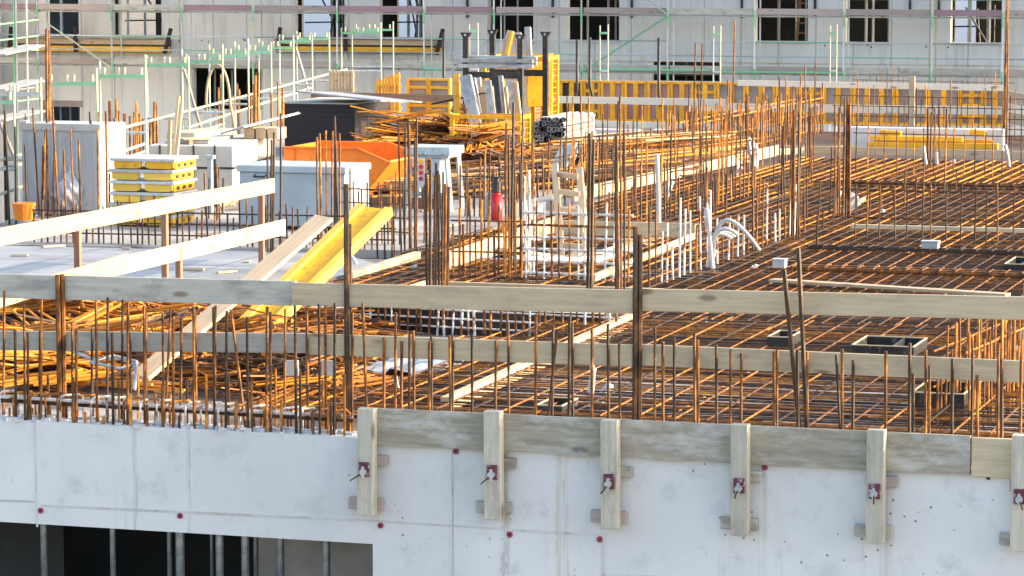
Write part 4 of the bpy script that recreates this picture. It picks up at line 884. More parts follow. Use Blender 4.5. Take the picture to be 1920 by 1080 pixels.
MB().path([(0, -.02, u_(96)), (u_(150), -.02, u_(96)), (u_(212), -.02, u_(72)), (u_(160), -.02, u_(12))], .022, 6).build('rim', 'skip_orange', e)
MB().path([(0, dp, u_(96)), (u_(150), dp, u_(96)), (u_(212), dp, u_(72))], .022, 6).build('rim', 'skip_orange', e)
MB().span((u_(70), -.03, u_(14)), (u_(76), -.001, u_(92))).build('stiffener', 'skip_orange', e); MB().span((u_(18), -.03, u_(14)), (u_(22), -.001, u_(92))).build('stiffener', 'skip_orange', e)
MB().span((.1, .15, 0), (u_(165), .28, u_(11))).span((.1, dp - .3, 0), (u_(165), dp - .15, u_(11))).build('fork_pocket', 'skip_orange', e)
tag(plank('timber_sleeper', (690, 385), (845, 392), .16, .2, 'red_brown_wood', 'reddish timber sleeper lying between the skip and the table saw', z=yd), None, None)
tag(plank('timber_sleeper', (640, 352), (770, 356), .12, .2, 'red_brown_wood', 'reddish timber sleeper behind the skip', z=yd), None, None)
# table saw
A = gz(764, 395, yd); pp = ppm(A); u_ = lambda px: px / pp
e = empty('table_saw', A, 'grey site table saw with red buttons in the middle of the yard', 'table saw')
ht = u_(105)
MB().span((-.02, 0, ht), (u_(84), .7, ht + u_(15))).bevel(.008).build('saw_table', 'machine_grey', e)
MB().span((0, .03, ht - u_(5)), (u_(80), .65, ht - .001)).build('table_frame', 'machine_grey', e)
for x0, x1, y in ((.03, -.02, .05), (u_(76), u_(84), .05), (.03, -.02, .6), (u_(76), u_(84), .6)): board('leg', (x1, y, 0), (x0, y, ht - u_(6)), .09, .06, 'machine_grey', e, upv=(1, 0, 0)) if False else MB().tube((x1, y, 0), (x0, y, ht - u_(6)), .045, 4).build('leg', 'machine_grey', e)
MB().span((u_(46), .02, .25), (u_(62), .5, ht - u_(6))).bevel(.01).build('motor_housing', 'machine_grey', e)
sw = MB().span((u_(22), -.02, u_(45)), (u_(35), .12, u_(100))).bevel(.008).build('switch_box', 'white_paint', e)
for k, m_ in enumerate(('orange_paint', 'red_paint', 'red_paint', 'red_cone')): MB().tube((u_(28.5), -.045, u_(94 - k * 11)), (u_(28.5), -.021, u_(94 - k * 11)), .035, 10).build('button', m_, sw)
MB().tube((u_(53), -.012, u_(62)), (u_(53), .019, u_(62)), .03, 10).build('knob', 'orange_paint', e)
MB().span((-.01, .1, .22), (u_(82), .16, .28)).build('cross_rail', 'machine_grey', e)
MB().path([(u_(29), 0, u_(45)), (u_(31), -.04, u_(25)), (u_(38), -.04, u_(30)), (u_(37), .0, u_(60))], .012, 6).build('cable', 'black_steel', e)
# red cylinder with black top and hose
A = gz(931, 428, ZD); pp = ppm(A); hh = 68 / pp; r_ = .085
e = empty('fire_extinguisher', A, 'red cylinder with a black top standing among the bars', 'extinguisher')
b = MB()
for (z0, z1, ra, rb) in ((0, .04, r_ * .9, r_), (.04, hh - .05, r_, r_), (hh - .05, hh, r_, r_ * .6)): b.tube((0, 0, z0), (0, 0, z1), ra, 20, rb)
b.build('cylinder_body', 'red_paint', e, smooth=True)
MB().tube((0, 0, hh), (0, 0, hh + .16), .07, 14).tube((0, 0, hh + .16), (0, 0, hh + .2), .045, 12).box((-.03, 0, hh + .21), (.16, .03, .03)).build('valve_head', 'black_steel', e)
P = V(gy(912, 420, A.y)) - A
MB().path([P + V((.0, 0, -.05)), P + V((-.0, 0, .2)), P + V((0, 0, .40)), P + V((.05, 0, .5)), P + V((.11, 0, .40)), P + V((.12, 0, .2)), P + V((.06, 0, -.12)), P + V((.03, 0, -.3))], .022, 8).build('hose', 'conduit_plastic', e, smooth=True)
# orange mesh crate with aluminium profiles
def crate(A, w, d, h, label, mesh=.09, name='mesh_crate', m='orange_paint', full=True):
    e = empty(name, A, label, 'mesh crate'); r = .035
    for x, y in ((0, 0), (w, 0), (0, d), (w, d)): MB().span((x - r, y - r, 0), (x + r, y + r, h)).build('corner_post', m, e)
    for z in (.12, h - .05):
        for a, c in (((r + .001, -r + .002, z - r), (w - r - .001, r - .002, z + r)), ((r + .001, d - r + .002, z - r), (w - r - .001, d + r - .002, z + r)), ((-r + .002, r + .001, z - r), (r - .002, d - r - .001, z + r)), ((w - r + .002, r + .001, z - r), (w + r - .002, d - r - .001, z + r))): MB().span(a, c).build('rail', m, e)
    for side in range(4):
        b = MB(); L = w if side < 2 else d
        n = int(L / mesh); nz = int((h - .2) / mesh)
        for i in range(1, n):
            p = i * L / n; q = ((p, 0) if side == 0 else (p, d) if side == 1 else (0, p) if side == 2 else (w, p)); b.box((q[0], q[1], h / 2 + .03), (.009, .009, h - .24))
        for j in range(1, nz):
            z = .15 + j * (h - .2) / nz
            if side < 2: b.box((w / 2, (0, d)[side] + .008, z), (w - 2 * r, .009, .009))
            else: b.box(((0, w)[side - 2] + .008, d / 2, z), (.009, d - 2 * r, .009))
        b.build('mesh_side', m, e)
    MB().span((r, r, .03), (w - r, d - r, .05)).build('base', m, e)
    return e
A = gz(848, 318, yd); w = 132 / ppm(A); hc = up(A, 213)
crate(A, w, .55, hc, 'orange mesh crate filled with leaning aluminium profiles before the black posts')
def leanbar(a, c, Ya, Yc, w_, t_, m, label, nm, cat='profile', grp=None):
    P, Q = gy(*a, Ya), gy(*c, Yc); return tag(board(nm, P, Q, w_, t_, m, upv=(1, 0, 0)), label, cat, grp)
YC = A.y
leanbar((895, 300), (862, 146), YC + .2, YC + .6, .22, .12, 'aluminium', 'wide grey aluminium profile, leftmost in the orange mesh crate', 'aluminium_profile')
leanbar((905, 290), (882, 148), YC + .35, YC + .8, .10, .10, 'aluminium', 'narrow aluminium profile next to the widest one in the mesh crate', 'aluminium_profile')
leanbar((853, 262), (850, 140), YC + .5, YC + .9, .12, .06, 'orange_paint', 'orange bar upright at the left of the mesh crate', 'formwork_strut')
for k in range(9):
    x = 890 + k * 9
    leanbar((x + 12 + rnd(-3, 3), 285), (x, rnd(142, 165)), YC + rnd(.3, 1.1), YC + rnd(.6, 1.3), rnd(.06, .14), .07, random.choice(('black_steel', 'aluminium', 'black_steel', 'brown_ply', 'pine')), 'dark and pale profile end packed in the mesh crate', 'packed_profile', 'profile', 'profiles packed in the mesh crate')
# black stacking posts with aluminium load
Ys = YC + 2.2
s_e = None
P0 = gy(882, 238, Ys); e = empty('stacking_frame', V((P0.x, Ys, yd)), 'black steel stacking frame with four flared posts above the mesh crate', 'stacking frame')
xs = [gy(x, 150, Ys).x - P0.x for x in (874, 887, 976, 988)]; zt_ = [gy(x, y, Ys).z - yd for x, y in ((874, 68), (887, 66), (976, 72), (988, 70))]
for i in range(4):
    y = (0, 1.2, 0, 1.2)[i]; MB().span((xs[i] - .05, y - .05, 0), (xs[i] + .05, y + .05, zt_[i])).build('post', 'black_steel', e)
    MB().prism([(xs[i] - .05, y - .055, zt_[i] - .02), (xs[i] + .05, y - .055, zt_[i] - .02), (xs[i] + .10, y - .055, zt_[i] + .07), (xs[i] - .10, y - .055, zt_[i] + .07)], (0, .11, 0)).build('flared_head', 'black_steel', e)
    MB().tube((xs[i], y - .06, zt_[i] + .025), (xs[i], y - .058, zt_[i] + .025), .025, 10).build('hole', 'white_paint', e)
zb = gy(930, 135, Ys).z - yd
MB().span((xs[0] + .051, -.04, zb - .12), (xs[2] - .051, .04, zb)).build('cross_beam', 'black_steel', e)
MB().span((xs[1] + .051, 1.16, zb - .12), (xs[3] - .051, 1.24, zb)).build('cross_beam', 'black_steel', e)
MB().span((xs[0] - .051 + .1, -.04, .3), (xs[2] - .051, .04, .4)).build('cross_beam', 'black_steel', e)
for k in range(4):
    y0_ = gy(858, 124 - k * 5, Ys - .08); x1_ = gy(1000, 124, Ys - .08).x
    tag(MB().span((y0_.x, Ys - .12 + .25 * (k % 2), y0_.z - .03), (x1_, Ys - .057 + .25 * (k % 2), y0_.z + .045)).bevel(.008).build('aluminium_beam', 'white_paint' if k % 2 else 'aluminium'), ('lowest', 'second lowest', 'second highest', 'highest')[k] + ' pale beam lying across the black stacking frame', 'beam', 'beams on the stacking frame')
# rear orange baskets
A2 = gy(908, 200, Ys + 2.5); A2.z = yd; crate(A2, 95 / ppm(A2), 1.2, up(A2, 103), 'tall orange mesh basket behind the black stacking frame', .13)
A2 = gy(1000, 200, Ys + 1.6); A2.z = yd; crate(A2, 28 / ppm(A2), .6, up(A2, 104), 'narrow orange mesh basket right of the black stacking frame', .11)
o = MB().box((0, 0, 0), (.5, .06, .85)).bevel(.01).build('steel_screen', 'orange_paint', loc=gy(1012, 158, Ys + 1.4)); o.rotation_euler = (0, .0, .5); tag(o, 'solid orange panel hung on the narrow basket right of the frame', 'panel')
leanbar((940, 105), (952, 58), Ys + 2.9, Ys + 3.1, .14, .1, 'pine', 'pale timber jutting up from the rear basket', 'timber_end', 'timber'); leanbar((948, 104), (958, 62), Ys + 2.7, Ys + 2.9, .06, .1, 'orange_paint', 'orange bar jutting up beside the pale timber in the rear basket', 'bar_end', 'bar')
leanbar((968, 108), (964, 62), Ys + 2.9, Ys + 3.0, .14, .06, 'white_paint', 'white board end jutting up from the rear basket', 'board_end', 'board'); leanbar((986, 110), (984, 52), Ys + 2.8, Ys + 3.0, .12, .08, 'grey_panel', 'dark grey profile jutting up at the right of the rear basket', 'profile_end', 'profile')
# pile of aluminium profiles seen end-on
A = gz(1002, 298, yd); pp = ppm(A); W_, H_ = 64 / pp, 80 / pp
tag(MB().span((A.x - .05, A.y + .05, yd), (A.x + W_ + .5, A.y + .25, yd + .09)).span((A.x - .05, A.y + 1.2, yd), (A.x + W_ + .5, A.y + 1.4, yd + .09)).build('pile_bearer', 'grey_board'), 'grey timber bearers under the pile of aluminium profiles', 'timber')
k = 0
for j in range(8):
    for i in range(9):
        x = i * W_ / 9 + rnd(-.02, .02) + (j % 2) * .03; z = .1 + j * H_ / 8.6
        if j > 6 and i < 2: continue
        s = rnd(.055, .075); ro = Matrix.Rotation(rnd(-.5, .5), 3, 'Y'); bb = MB()
        for (cx, cz, sx_, sz_) in ((0, s / 2, s, .012), (0, -s / 2, s, .012), (-s / 2, 0, .012, s), (s / 2, 0, .012, s)): bb.box(ro @ V((cx, 0, cz)), (sx_, 1.9, sz_), ro)
        bb.box((0, .05, 0), (s * .9, 1.6, s * .9), ro)
        tag(bb.build('box_profile', random.choice(('aluminium', 'galvanised', 'black_steel', 'grey_panel')), loc=A + V((x, .95 + rnd(-.1, .05), z))), 'hollow box profile end in the pile beside the mesh crate', 'profile', 'pile of box profiles')
# standing pale profiles at its right side
for k in range(6):
    x = 1070 + k * 8; P = gz(x, 290 - k * 2, yd); h2 = up(P, 222 - k)
    tag(MB().span((-.035, -.05, 0), (.035, .05, h2)).span((-.05, -.06, h2), (.05, .06, h2 + .03)).build('upright_profile', 'white_paint' if k % 2 else 'aluminium', loc=P), 'pale upright profile in the row right of the box profile pile', 'profile', 'upright profiles by the pile')
# leaning grey panels before the rods
for k in range(3):
    Yp = gz(1035, 352, yd).y - .1 + k * .14
    P = gy(1022 + k * 9, 338 + k * 6, Yp); Q = gy(1050 + k * 7, 276 + k * 3, Yp + 1.4)
    tag(board('grey_panel', P, Q, .30, .03, 'grey_board' if k < 2 else 'black_ply', upv=(1, 0, .2)), ('nearest grey', 'middle grey', 'hindmost black')[k] + ' panel leaning in the stack behind the ladder', 'panel', 'leaning panels behind the ladder')
# low white concrete blocks along the back
for x0, x1, y0_, y1_, lab in ((1112, 1198, 242, 272, 'white concrete block left of the gap at the back of the yard'), (1100, 1290, 276, 300, 'long low white concrete kerb behind the orange rods'), (1222, 1292, 243, 282, 'white concrete block right of the gap at the back of the yard'), (700, 845, 228, 252, 'white low wall behind the rusty heap'), (1590, 1880, 238, 286, 'white concrete upstand behind the yellow beams')):
    P = gz(x0, y1_, yd); Q = gz(x1, y1_ + (x1 - x0) * .018, yd); h2 = up(P, y0_); tag(MB().span((0, 0, 0), (Q.x - P.x, .3, h2)).bevel(.01).build('concrete_block', 'light_concrete', loc=P), lab, 'concrete block')
# stacked yellow beams at the right back
Yb = gz(1700, 292, yd).y
for k, (x0, x1, y, hp_) in enumerate(((1630, 1872, 266, 11), (1634, 1806, 254, 9), (1650, 1690, 243, 10), (1818, 1848, 242, 12), (1640, 1862, 259, 6))):
    P, Q = gy(x0, y, Yb + .08 * k), gy(x1, y + 3, Yb + .08 * k); h2 = hp_ / ppm(P)
    tag(board('yellow_beam', P - V((0, 0, h2)), Q - V((0, 0, h2)), h2, .14, 'yellow_paint', bev=.01), ('long lowest', 'shorter upper', 'stubby left', 'stubby right', 'long middle')[k] + ' yellow beam in the stack at the right back', 'beam', 'stacked yellow beams')
# small green/orange things at far left
P = gz(45, 412, yd); b = MB()
for (z0, z1, ra, rb) in ((0, .22, .14, .17), (.22, .25, .18, .18)): b.tube((0, 0, z0), (0, 0, z1), ra, 18, rb)
tag(b.build('orange_bucket', 'skip_orange', loc=P, smooth=False), 'orange bucket on the floor at the far left', 'bucket')

# ================================================================ BACK: panels and rails
def frame_panel(x0, x1, yt, yb_, Y, mface, label, nv=2, nh=1, m='orange_paint', grp='orange framed formwork panels'):
    A = gy(x0, yb_, Y); C = gy(x1, yb_, Y); w = C.x - A.x; h = gy(x0, yt, Y).z - A.z
    e = empty('framed_panel', A, label, 'formwork panel', grp); s = .055
    MB().span((0, .02, 0), (w, .05, h)).build('panel_face', mface, e)
    for a, c in (((0, -.08, 0), (s, .018, h)), ((w - s, -.08, 0), (w, .018, h)), ((s + .001, -.078, 0), (w - s - .001, .018, s)), ((s + .001, -.078, h - s), (w - s - .001, .018, h))): MB().span(a, c).build('edge_frame', m, e)
    for k in range(nv): x = w * (k + 1) / (nv + 1); MB().span((x - .055, -.075, s + .001), (x + .055, .018, h - s - .001)).build('rib', m, e)
    for k in range(nh): z = h * (k + 1) / (nh + 1); MB().span((s + .001, -.07, z - .035), (w - s - .001, .018, z + .035)).build('crossbar', m, e)
    return e
YP = gz(1200, 238, ZD).y + 1.0
xs_ = [1030, 1095, 1128, 1172, 1215, 1258, 1302, 1345, 1400, 1455, 1500, 1545, 1600, 1680, 1740, 1800, 1845, 1886]
face = {1: 'grey_panel', 0: 'pink_panel'}
names = ['first dark-faced', 'crossbarred second', 'third pink-faced', 'fourth pink-faced', 'fifth pink-faced', 'sixth pink-faced', 'seventh crossbarred', 'eighth grey-faced', 'ninth grey-faced', 'tenth grey-faced', 'eleventh crossbarred', 'twelfth grey-faced', 'thirteenth wide grey-faced', 'fourteenth grey-faced', 'fifteenth grey-faced', 'sixteenth crossbarred', 'last']
for i in range(len(xs_) - 1):
    x0, x1 = xs_[i], xs_[i + 1] - 1
    frame_panel(x0, x1, 150 + (x0 - 1030) * .012, 226 + (x0 - 1030) * .012, YP, 'pink_panel' if 2 <= i <= 5 else 'black_ply' if i == 0 else 'grey_panel', names[i] + ' orange framed panel from the left in the back row', max(1, round((x1 - x0) / 24) - 1), 3 if i in (1, 6, 10, 15) else 0)
frame_panel(765, 846, 146, 214, YP - 1.5, 'grey_panel', 'orange framed panel with grey fields left of the mesh crate', 1, 3)
for k, (x0, x1, yt, yb_) in enumerate(((706, 752, 152, 210), (618, 666, 132, 172))):
    Y = YP - 2 + k; A = gy(x0, yb_, Y); w = gy(x1, yb_, Y).x - A.x; h = gy(x0, yt, Y).z - A.z
    e = empty('slatted_panel', A, ('yellow slatted panel leaning left of the orange framed panel', 'pale orange upright laths bundled by the scaffold behind the dark box')[k], 'formwork panel')
    for q in range(8): MB().span((w * q / 8, -.05, 0), (w * q / 8 + w / 13, .02, h * (1 + .04 * q * (1 - k)))).build('slat', 'orange_paint' if k == 0 else 'pine', e)
    MB().span((0, .021, h * .1), (w, .05, h * .16)).build('crossbar', 'orange_paint', e); MB().span((0, .021, h * .8), (w, .05, h * .86)).build('crossbar', 'orange_paint', e)
# back guard rails
YG = YP - 1.6
def brail(x0, x1, y0_, y1_, hp_, m, label, Y=YG): hplank('guard_rail', x0, x1, y0_, y1_, hp_, m, label, Y=Y, t=.04)
brail(1030, 1365, 180, 186, 13, 'pale_pine', 'pale plank, upper left back rail before the pink panels')
brail(1112, 1300, 226, 231, 13, 'pale_pine', 'pale plank, lower left back rail above the white blocks')
brail(1383, 1888, 150, 160, 11, 'pale_pine', 'pale plank, topmost right back rail', YG + .3)
brail(1292, 1888, 193, 200, 15, 'pale_pine', 'pale plank, lower right back rail', YG + .2)
brail(583, 862, 172, 178, 13, 'red_brown_wood', 'brown plank rail crossing before the orange framed panel', YG - .6)
brail(700, 846, 214, 218, 12, 'old_plank', 'grey brown plank rail behind the rusty heap', YG - .8)
for x, yt, lab in ((1703, 143, 'pale timber post of the right back rails'),):
    P = gy(x, 275, YG + .12); h2 = gy(x, yt, YG + .12).z; tag(board('rail_post', V((P.x, P.y, ZD)), V((P.x, P.y, h2)), .13, .05, 'pine', upv=(1, 0, 0)), lab, 'post')
P = gy(1886, 180, YG + .3)
for y0_, y1_, lab in ((170, 150, 'upper'), (208, 190, 'lower')):
    A = gy(1888, y0_, YG + .3); C = A + V((1.6, -3.6, 0)) ; tag(board('guard_rail', A - V((0, 0, .26)), C - V((0, 0, .26)), .26, .04, 'pine'), lab + ' sunlit return rail at the right back corner', 'guard rail')
# slim black tubes standing at the back
for x, yt, x2, yb_ in ((832, 62, 838, 176), (1106, 70, 1112, 190), (1235, 71, 1238, 200), (1322 - 240, 75, 1080, 200)):
    Y = YP - .4; b = MB().path([gy(x2, yb_, Y), gy(x2 - 2, yb_ - 14, Y), gy(x, yb_ - 30, Y), gy(x, yt, Y)], .035, 8)
    tag(b.build('black_tube', 'black_steel', smooth=True), {832: 'black bent tube standing before the orange framed panel', 1106: 'black bent tube standing at the pink panels, left one', 1235: 'black bent tube standing at the pink panels, right one', 1082: 'thin black cable rod at the first pink panels'}[x], 'tube')

# ================================================================ FAR BUILDING AND SCAFFOLD
YB = 103.0
fx = lambda px, py=60: gy(px, py, YB).x
def fz(py, px=960): return gy(px, py, YB).z
zslope = lambda px: 0
def frect(x0, x1, yt, yb_):               # pixel rectangle on the facade -> x0, x1, z0, z1
    xm = (x0 + x1) / 2; return fx(x0, (yt + yb_) / 2), fx(x1, (yt + yb_) / 2), gy(xm, yb_, YB).z, gy(xm, yt, YB).z
wins = [frect(*w) for w in ((65, 147, -58, 64), (209, 303, -58, 66), (553, 648, -56, 70), (712, 792, -56, 70), (916, 1000, -54, 74), (1064, 1161, -54, 76), (1417, 1515, -52, 77), (1586, 1668, -51, 79), (1783, 1881, -50, 80))]
lows = [frect(*w) for w in ((362, 492, 128, 205), (78, 150, 200, 232), (1222, 1349, 114, 152))]
XA, XB = fx(-90), fx(2250); ZA, ZB = -8.0, gy(960, -150, YB).z
bld = empty('concrete_building', ((XA + XB) / 2, YB, ZA), 'grey unfinished concrete building with dark window openings across the back', 'building')
o_ = bld.location
def bpart(nm, A, C, m, bev=0): 
    b = MB().span(V(A) - o_, V(C) - o_); return b.build(nm, m, bld)
# wall as a mesh with holes (front and back skins plus reveals)
hs = [[(x0, z0), (x0, z1), (x1, z1), (x1, z0)] for x0, x1, z0, z1 in wins + lows]
loop = [(XA, ZA), (XB, ZA), (XB, ZB), (XA, ZB)]
bm = bmesh.new(); allp = loop + [p for h_ in hs for p in h_]
fv = [bm.verts.new(V((x, YB, z)) - o_) for x, z in allp]; kv = [bm.verts.new(V((x, YB + .3, z)) - o_) for x, z in allp]
for t3 in tessellate_polygon([[V((x, z, 0)) for x, z in loop]] + [[V((x, z, 0)) for x, z in h_] for h_ in hs]):
    bm.faces.new([fv[i] for i in t3]); bm.faces.new([kv[i] for i in t3][::-1])
st = 4
for h_ in hs:
    for i in range(4): a, c = st + i, st + (i + 1) % 4; bm.faces.new((fv[a], fv[c], kv[c], kv[a]))
    st += 4
mb = MB(); mb.bm.free(); mb.bm = bm; mb.build('outer_wall', 'facade_concrete', bld)
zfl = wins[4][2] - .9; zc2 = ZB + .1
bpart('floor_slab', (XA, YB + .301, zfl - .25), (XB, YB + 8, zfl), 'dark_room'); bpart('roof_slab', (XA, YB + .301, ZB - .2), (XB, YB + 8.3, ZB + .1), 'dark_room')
pb = empty('pale_backdrop', (XA, YB + 26, -8), 'added pale backdrop standing in for bright sky behind the far window openings', 'building'); MB().span((0, 0, 0), (XB - XA, 6, 40)).build('outer_wall', 'backdrop_white', pb)  # added backdrop, keeps the see-through openings as bright as sky
# rear wall of the upper storey, open where the pale backdrop shows through
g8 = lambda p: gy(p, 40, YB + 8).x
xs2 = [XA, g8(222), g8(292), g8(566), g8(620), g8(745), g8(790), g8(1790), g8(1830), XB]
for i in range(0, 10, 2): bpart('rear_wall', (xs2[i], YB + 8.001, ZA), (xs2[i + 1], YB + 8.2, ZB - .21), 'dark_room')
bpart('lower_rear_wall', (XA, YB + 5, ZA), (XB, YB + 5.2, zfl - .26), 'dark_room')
bpart('slab_edge', (XA, YB - .06, fz(112) ), (XB, YB - .001, fz(98)), 'facade_concrete')
for (x0, x1, z0, z1) in wins: bpart('window_sill', (x0 - .1, YB - .07, z0 - .07), (x1 + .1, YB + .2, z0 - .002), 'light_concrete')
for i, (x0, x1, z0, z1) in enumerate(wins):
    n = (4, 5, 5, 6, 4, 4, 3, 3, 6)[i]
    for k in range(n):
        x = x0 + (x1 - x0) * (k + .6 + rnd(-.25, .25)) / (n + .3); y = YB + rnd(.8, 3.5)
        rod('inner_prop', (x, y, zfl), (x, y, ZB - .21), rnd(.03, .06), random.choice(('galvanised', 'galvanised', 'prop_steel')), bld)
    if i in (1, 2, 3, 8):
        for k in range(5):
            x = rnd(x0, x1); y = YB + rnd(1, 4); rod('inner_brace', (x, y, z0 - .2), (x + rnd(-1, 1), y, z0 + rnd(.8, 1.6)), .03, 'black_steel', bld)
        rod('inner_rail', (x0 - .4, YB + 2, z0 + .45), (x1 + .4, YB + 2, z0 + .5), .025, 'black_steel', bld)
for (x0, x1, z0, z1) in lows:
    for k in range(4): x = x0 + (x1 - x0) * (k + .5) / 4; rod('inner_prop', (x, YB + 1.2, z0 - .5), (x, YB + 1.2, z1 + .2), .045, 'prop_steel', bld)
    bpart('lintel_board', (x0 - .1, YB - .04, z1 + .002), (x1 + .1, YB - .0015, z1 + .22), 'old_plank')
# brown timber stepladder and trestle inside the seventh window
x0, x1, z0, z1 = wins[6]
for s in (0, .55):
    a = V((x0 + 1.0 + s * 1.2, YB + 1.4, zfl)); rod('stepladder_stile', a, a + V((-.15 if s else .2, 0, 2.6)), .045, 'red_brown_wood', bld)
for k in range(6): rod('stepladder_rung', (x0 + 1.05, YB + 1.4, zfl + .5 + k * .33), (x0 + 1.6, YB + 1.4, zfl + .5 + k * .33), .03, 'red_brown_wood', bld)
# small black bolts and vertical pipes on the facade
for x in (237 + 640, 1037, 1185, 1391, 1528, 1706, 1760): bpart('wall_pipe', (fx(x - 2), YB - .08, fz(33, x)), (fx(x + 2), YB - .002, fz(-60, x)), 'black_steel')
for k in range(60):
    x = rnd(330, 1900); y = random.choice((8, 72, 100)) + rnd(-3, 3) + x * .008; P = gy(x, y, YB) - o_; MB().box(P, (.05, .02, .05)).build('tie_hole', 'black_steel', bld)
# left wing running towards the camera
wg = empty('side_wing', (fx(6), YB, -8), 'grey wing of the concrete building at the far left', 'building')
MB().span((-.4, -14, 0), (0, -.1, ZB + 8)).build('outer_wall', 'facade_concrete', wg)
# window formwork beams: two packs
for k, (x0, x1, y0_) in enumerate(((18, 324, 70), (520, 832, 72))):
    e = empty('formwork_beam_pack', (fx(x0), YB - .35, fz(y0_ + 26, (x0 + x1) / 2)), ('left', 'right')[k] + ' pack of timber and yellow beams fixed below the far windows', 'beam pack'); L_ = fx(x1) - fx(x0); pz = 1 / 57.0
    MB().span((0, 0, .0), (L_, .12, 11 * pz)).build('yellow_beam', 'yellow_paint', e); MB().span((0, .0, 15 * pz), (L_ - .1, .12, 25 * pz)).build('timber_beam', 'pine', e)
    MB().span((.05, .121, -.02), (L_ - .05, .3, 26 * pz)).build('gap_shade', 'black_ply', e)  # black sheet behind the beams, paints the shade in the gap between them
    MB().span((.6, -.1, 26.2 * pz), (L_ * .9, .28, 28 * pz)).build('sill_board', 'grey_board', e)
    for f, ln in ((.43, 0), (.97, .25), (.02, .1)):
        board('bracket', e.location + V((L_ * f, -.09, -.02)), e.location + V((L_ * f + ln, -.09, .85)), .12, .1, 'brown_ply', e, upv=(1, 0, 0))
# scaffold before the facade
sc = empty('facade_scaffold', (fx(960), YB - 1.1, -8), 'galvanised and green scaffold with plank toe boards before the far building', 'scaffold')
YS1, YS2 = YB - 1.25, YB - .45
zl = [gy(960, y, YS1).z for y in (-70, 26, 132, 240)]
poles = [-40, 70, 209, 341, 474, 632, 795, 926, 1090, 1252, 1415, 1582, 1747, 1880, 2010]
for i, x in enumerate(poles):
    for Y, dx in ((YS1, 0), (YS2, 0)):
        X = gy(x, 60, YS1).x
        rod('standard', (X, Y, -8), (X, Y, ZB + 1), .03 if Y == YS1 else .028, 'galvanised' if i % 4 else 'pale_pole', sc)
    for z in zl[:3]:
        rod('collar', (gy(x, 60, YS1).x, YS1, z - .35), (gy(x, 60, YS1).x, YS1, z + .15), .036, 'green_paint', sc)
        rod('transom', (gy(x, 60, YS1).x, YS1, z), (gy(x, 60, YS1).x, YS2, z), .03, 'galvanised', sc)
plk = ['old_plank', 'plum_plank', 'old_plank', 'plum_plank', 'old_plank', 'grey_board', 'plum_plank', 'old_plank', 'plum_plank', 'plum_plank', 'old_plank', 'old_plank', 'grey_board', 'old_plank']
for i in range(len(poles) - 1):
    X0, X1 = gy(poles[i], 60, YS1).x, gy(poles[i + 1], 60, YS1).x
    for lv, z in enumerate(zl[:3]):
        board('toe_board', (X0 + .06, YS1 + .05, z + .03), (X1 - .06, YS1 + .05, z + .03), .2, .03, plk[(i + lv * 3) % 14] if lv < 2 else ('grey_board', 'old_plank', 'grey_board')[i % 3], sc)
        board('deck_plank', (X0 + .02, (YS1 + YS2) / 2, z - .05), (X1 - .02, (YS1 + YS2) / 2, z - .05), .05, .6, 'grey_board', sc)
        for k, hz in enumerate((.55, 1.02)): rod('guard_tube', (X0, YS1, z + hz), (X1, YS1, z + hz), .021, ('galvanised', 'green_paint', 'galvanised', 'prop_steel')[(i + k + lv) % 4], sc)
def dg(a, c, m='galvanised'): rod('diagonal_brace', gy(*a, YS1 - .06), gy(*c, YS1 - .06), .028, m, sc)
dg((50, 17), (209, 127), 'pale_pole'); dg((1205, -8), (1252, 28)); dg((1252, 30), (1090, 136), 'green_paint'); dg((800, 176), (925, 62)); dg((1090, 135), (1120, 150), 'green_paint')
for x0, x1, y in ((795, 830, 129), (1118, 1330, 130), (1340, 1580, 135)): rod('green_ledger', gy(x0, y, YS1 - .1), gy(x1, y + 2, YS1 - .1), .035, 'green_paint', sc)
# ladder tubes left of the stacking frame: paired scaffold frames seen from the side, sticking up
def tall_frame(xa, xb, yta, ytb, ytr, d0, label, pegs=True, grp='scaffold frames along the left edge', mt='green_paint'):
    def at(px, py):
        d = ray(px, py).normalized(); f = MC @ V((0, 0, -1)); return O + d * (d0 / d.dot(f))
    A, C = at(xa, yta), at(xb, ytb); e = empty('scaffold_frame', V((A.x, A.y, -5)), label, 'scaffold', grp)
    MB().tube((0, 0, 0), (0, 0, A.z + 5), .021, 8).build('upright', 'pale_pole', e, smooth=True)
    MB().tube(C - V((A.x, A.y, -5)) - V((0, 0, C.z + 5)), C - V((A.x, A.y, -5)), .021, 8).build('upright', 'pale_pole', e, smooth=True)
    T1, T2 = at(xa, ytr) - e.location, at(xb, ytr) - e.location
    MB().box((T1 + T2) / 2, ((T2 - T1).length, .04, .055), frame_of(T1, T2)).build('transom', mt, e)
    if pegs:
        for f in (.1, .42, .55, .92): P = T1.lerp(T2, f); MB().tube(P + V((0, 0, .04)), P + V((0, 0, .15)), .025, 6).build('peg', 'pale_pole', e)
    for q in range(1, 3): P1, P2 = T1 - V((0, 0, 1.0 * q)), T2 - V((0, 0, 1.0 * q)); MB().tube(P1, P2, .025, 6).build('rung_tube', 'galvanised', e)
pip = lambda x: (300 - .2615 * x + 115) / 3.35
fr = [(-60, 26, 165, 160, 192), (-20, 76, 150, 145, 177), (86, 181, 128, 128, 157), (187, 272, 115, 102, 143), (275, 353, 104, 105, 122), (341, 417, 93, 83, 116), (392, 465, 84, 72, 105), (440, 508, 78, 78, 98), (485, 550, 73, 72, 90), (524, 585, 65, 65, 78), (556, 617, 58, 60, 73), (660, 737, 50, 40, 56), (640, 714, 52, 42, 62)]
ordn = ('nearest', 'second nearest', 'third', 'fourth', 'fifth', 'sixth', 'seventh', 'eighth', 'ninth', 'tenth', 'eleventh', 'thirteenth', 'twelfth')
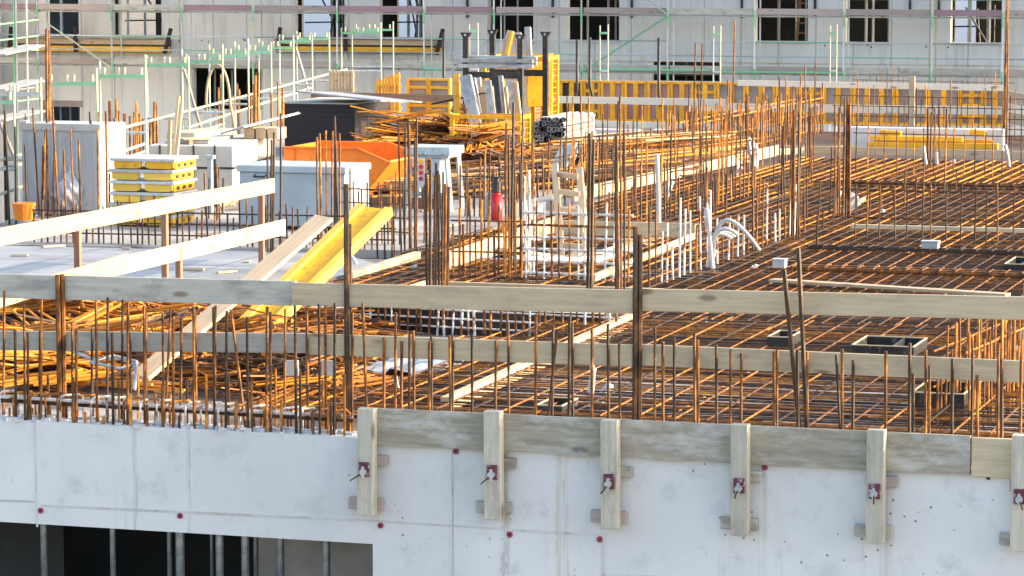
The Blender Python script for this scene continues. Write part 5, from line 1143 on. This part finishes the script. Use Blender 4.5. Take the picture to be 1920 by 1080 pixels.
for i, f in enumerate(fr): tall_frame(*f, F / pip((f[0] + f[1]) / 2), ordn[i] + ' pale scaffold frame with a green transom along the left edge', mt='galvanised' if i == 1 else 'green_paint')
for i, (xa, xb, y) in enumerate(((880, 896, 45), (1125, 1140, 48), (1338, 1351, 50), (1557, 1569, 48))):
    tall_frame(xa, xb, y, y - 2, y + 14, 84, ('white scaffold frame left of the rear basket', 'white scaffold frame above the pink panels', 'white scaffold frame above the seventh panel', 'white scaffold frame above the right back rail')[i], False, 'scaffold frame tops at the back')
# hand tubes along the left frames
def atd(px, py, d0): d = ray(px, py).normalized(); f = MC @ V((0, 0, -1)); return O + d * (d0 / d.dot(f))
for (x0, y0_, x1, y1_), m_, lab in (((-10, 303, 650, 130), 'pale_pole', 'upper pale hand tube running back along the left scaffold frames'), ((350, 240, 585, 164), 'pale_pole', 'pale tube below the upper hand tube behind the white package'), ((-10, 368, 270, 270), 'pale_pole', 'lower pale hand tube along the nearest scaffold frames'), ((50, 362, 420, 232), 'galvanised', 'lowest grey tube behind the yellow panel stack'), ((-10, 318, 80, 300), 'pale_pole', 'short tube with a green coupler at the far left')):
    tag(rod('hand_tube', atd(x0, y0_, F / pip(x0) - .4), atd(x1, y1_, F / pip(x1) - .4), .026, m_), lab, 'scaffold tube')
for k, (x0, y0_, x1, y1_) in enumerate(((0, 230, 25, 290), (345, 130, 378, 245), (555, 90, 578, 170))):
    d0 = F / pip(x0) + 1; tag(rod('brace_tube', atd(x0, y0_, d0), atd(x1, y1_, d0), .035, 'old_plank'), ('brown diagonal tube at the far left edge', 'brown diagonal tube behind the white package', 'dark diagonal tube left of the dark storage box')[k], 'scaffold tube')
P = atd(408, 122, F / pip(408)); tag(MB().path([P + V((.26 * math.cos(a) + (.3 * max(0, -math.sin(a)) if math.cos(a) > 0 else 0), 0, .75 * math.sin(a) * (1 if math.sin(a) > 0 else 1.8))) - V((0, 0, .75)) for a in [math.pi * (1.05 - 1.5 * k / 24) for k in range(25)]], .03, 6).build('hose_loop', 'pine', smooth=True), 'beige hose looped over the left scaffold frames', 'hose')

# the scaffold's return at the far left
for y in (42, 72, 98, 168, 190): rod('ledger', atd(-12, y + 5, 92), atd(72, y - 5, 99), .026, random.choice(('galvanised', 'green_paint')), sc)
for x, m_ in ((30, 'galvanised'), (26, 'green_paint'), (50, 'galvanised')):
    P = atd(x, 60, 95); rod('standard', (P.x, P.y, -8), (P.x, P.y, ZB + 1), .03, m_, sc)
for y in (92, 158, 215):
    A, C = atd(-12, y + 12, 91), atd(68, y - 6, 98); board('deck_plank', A, C, .05, .7, 'grey_panel', sc)
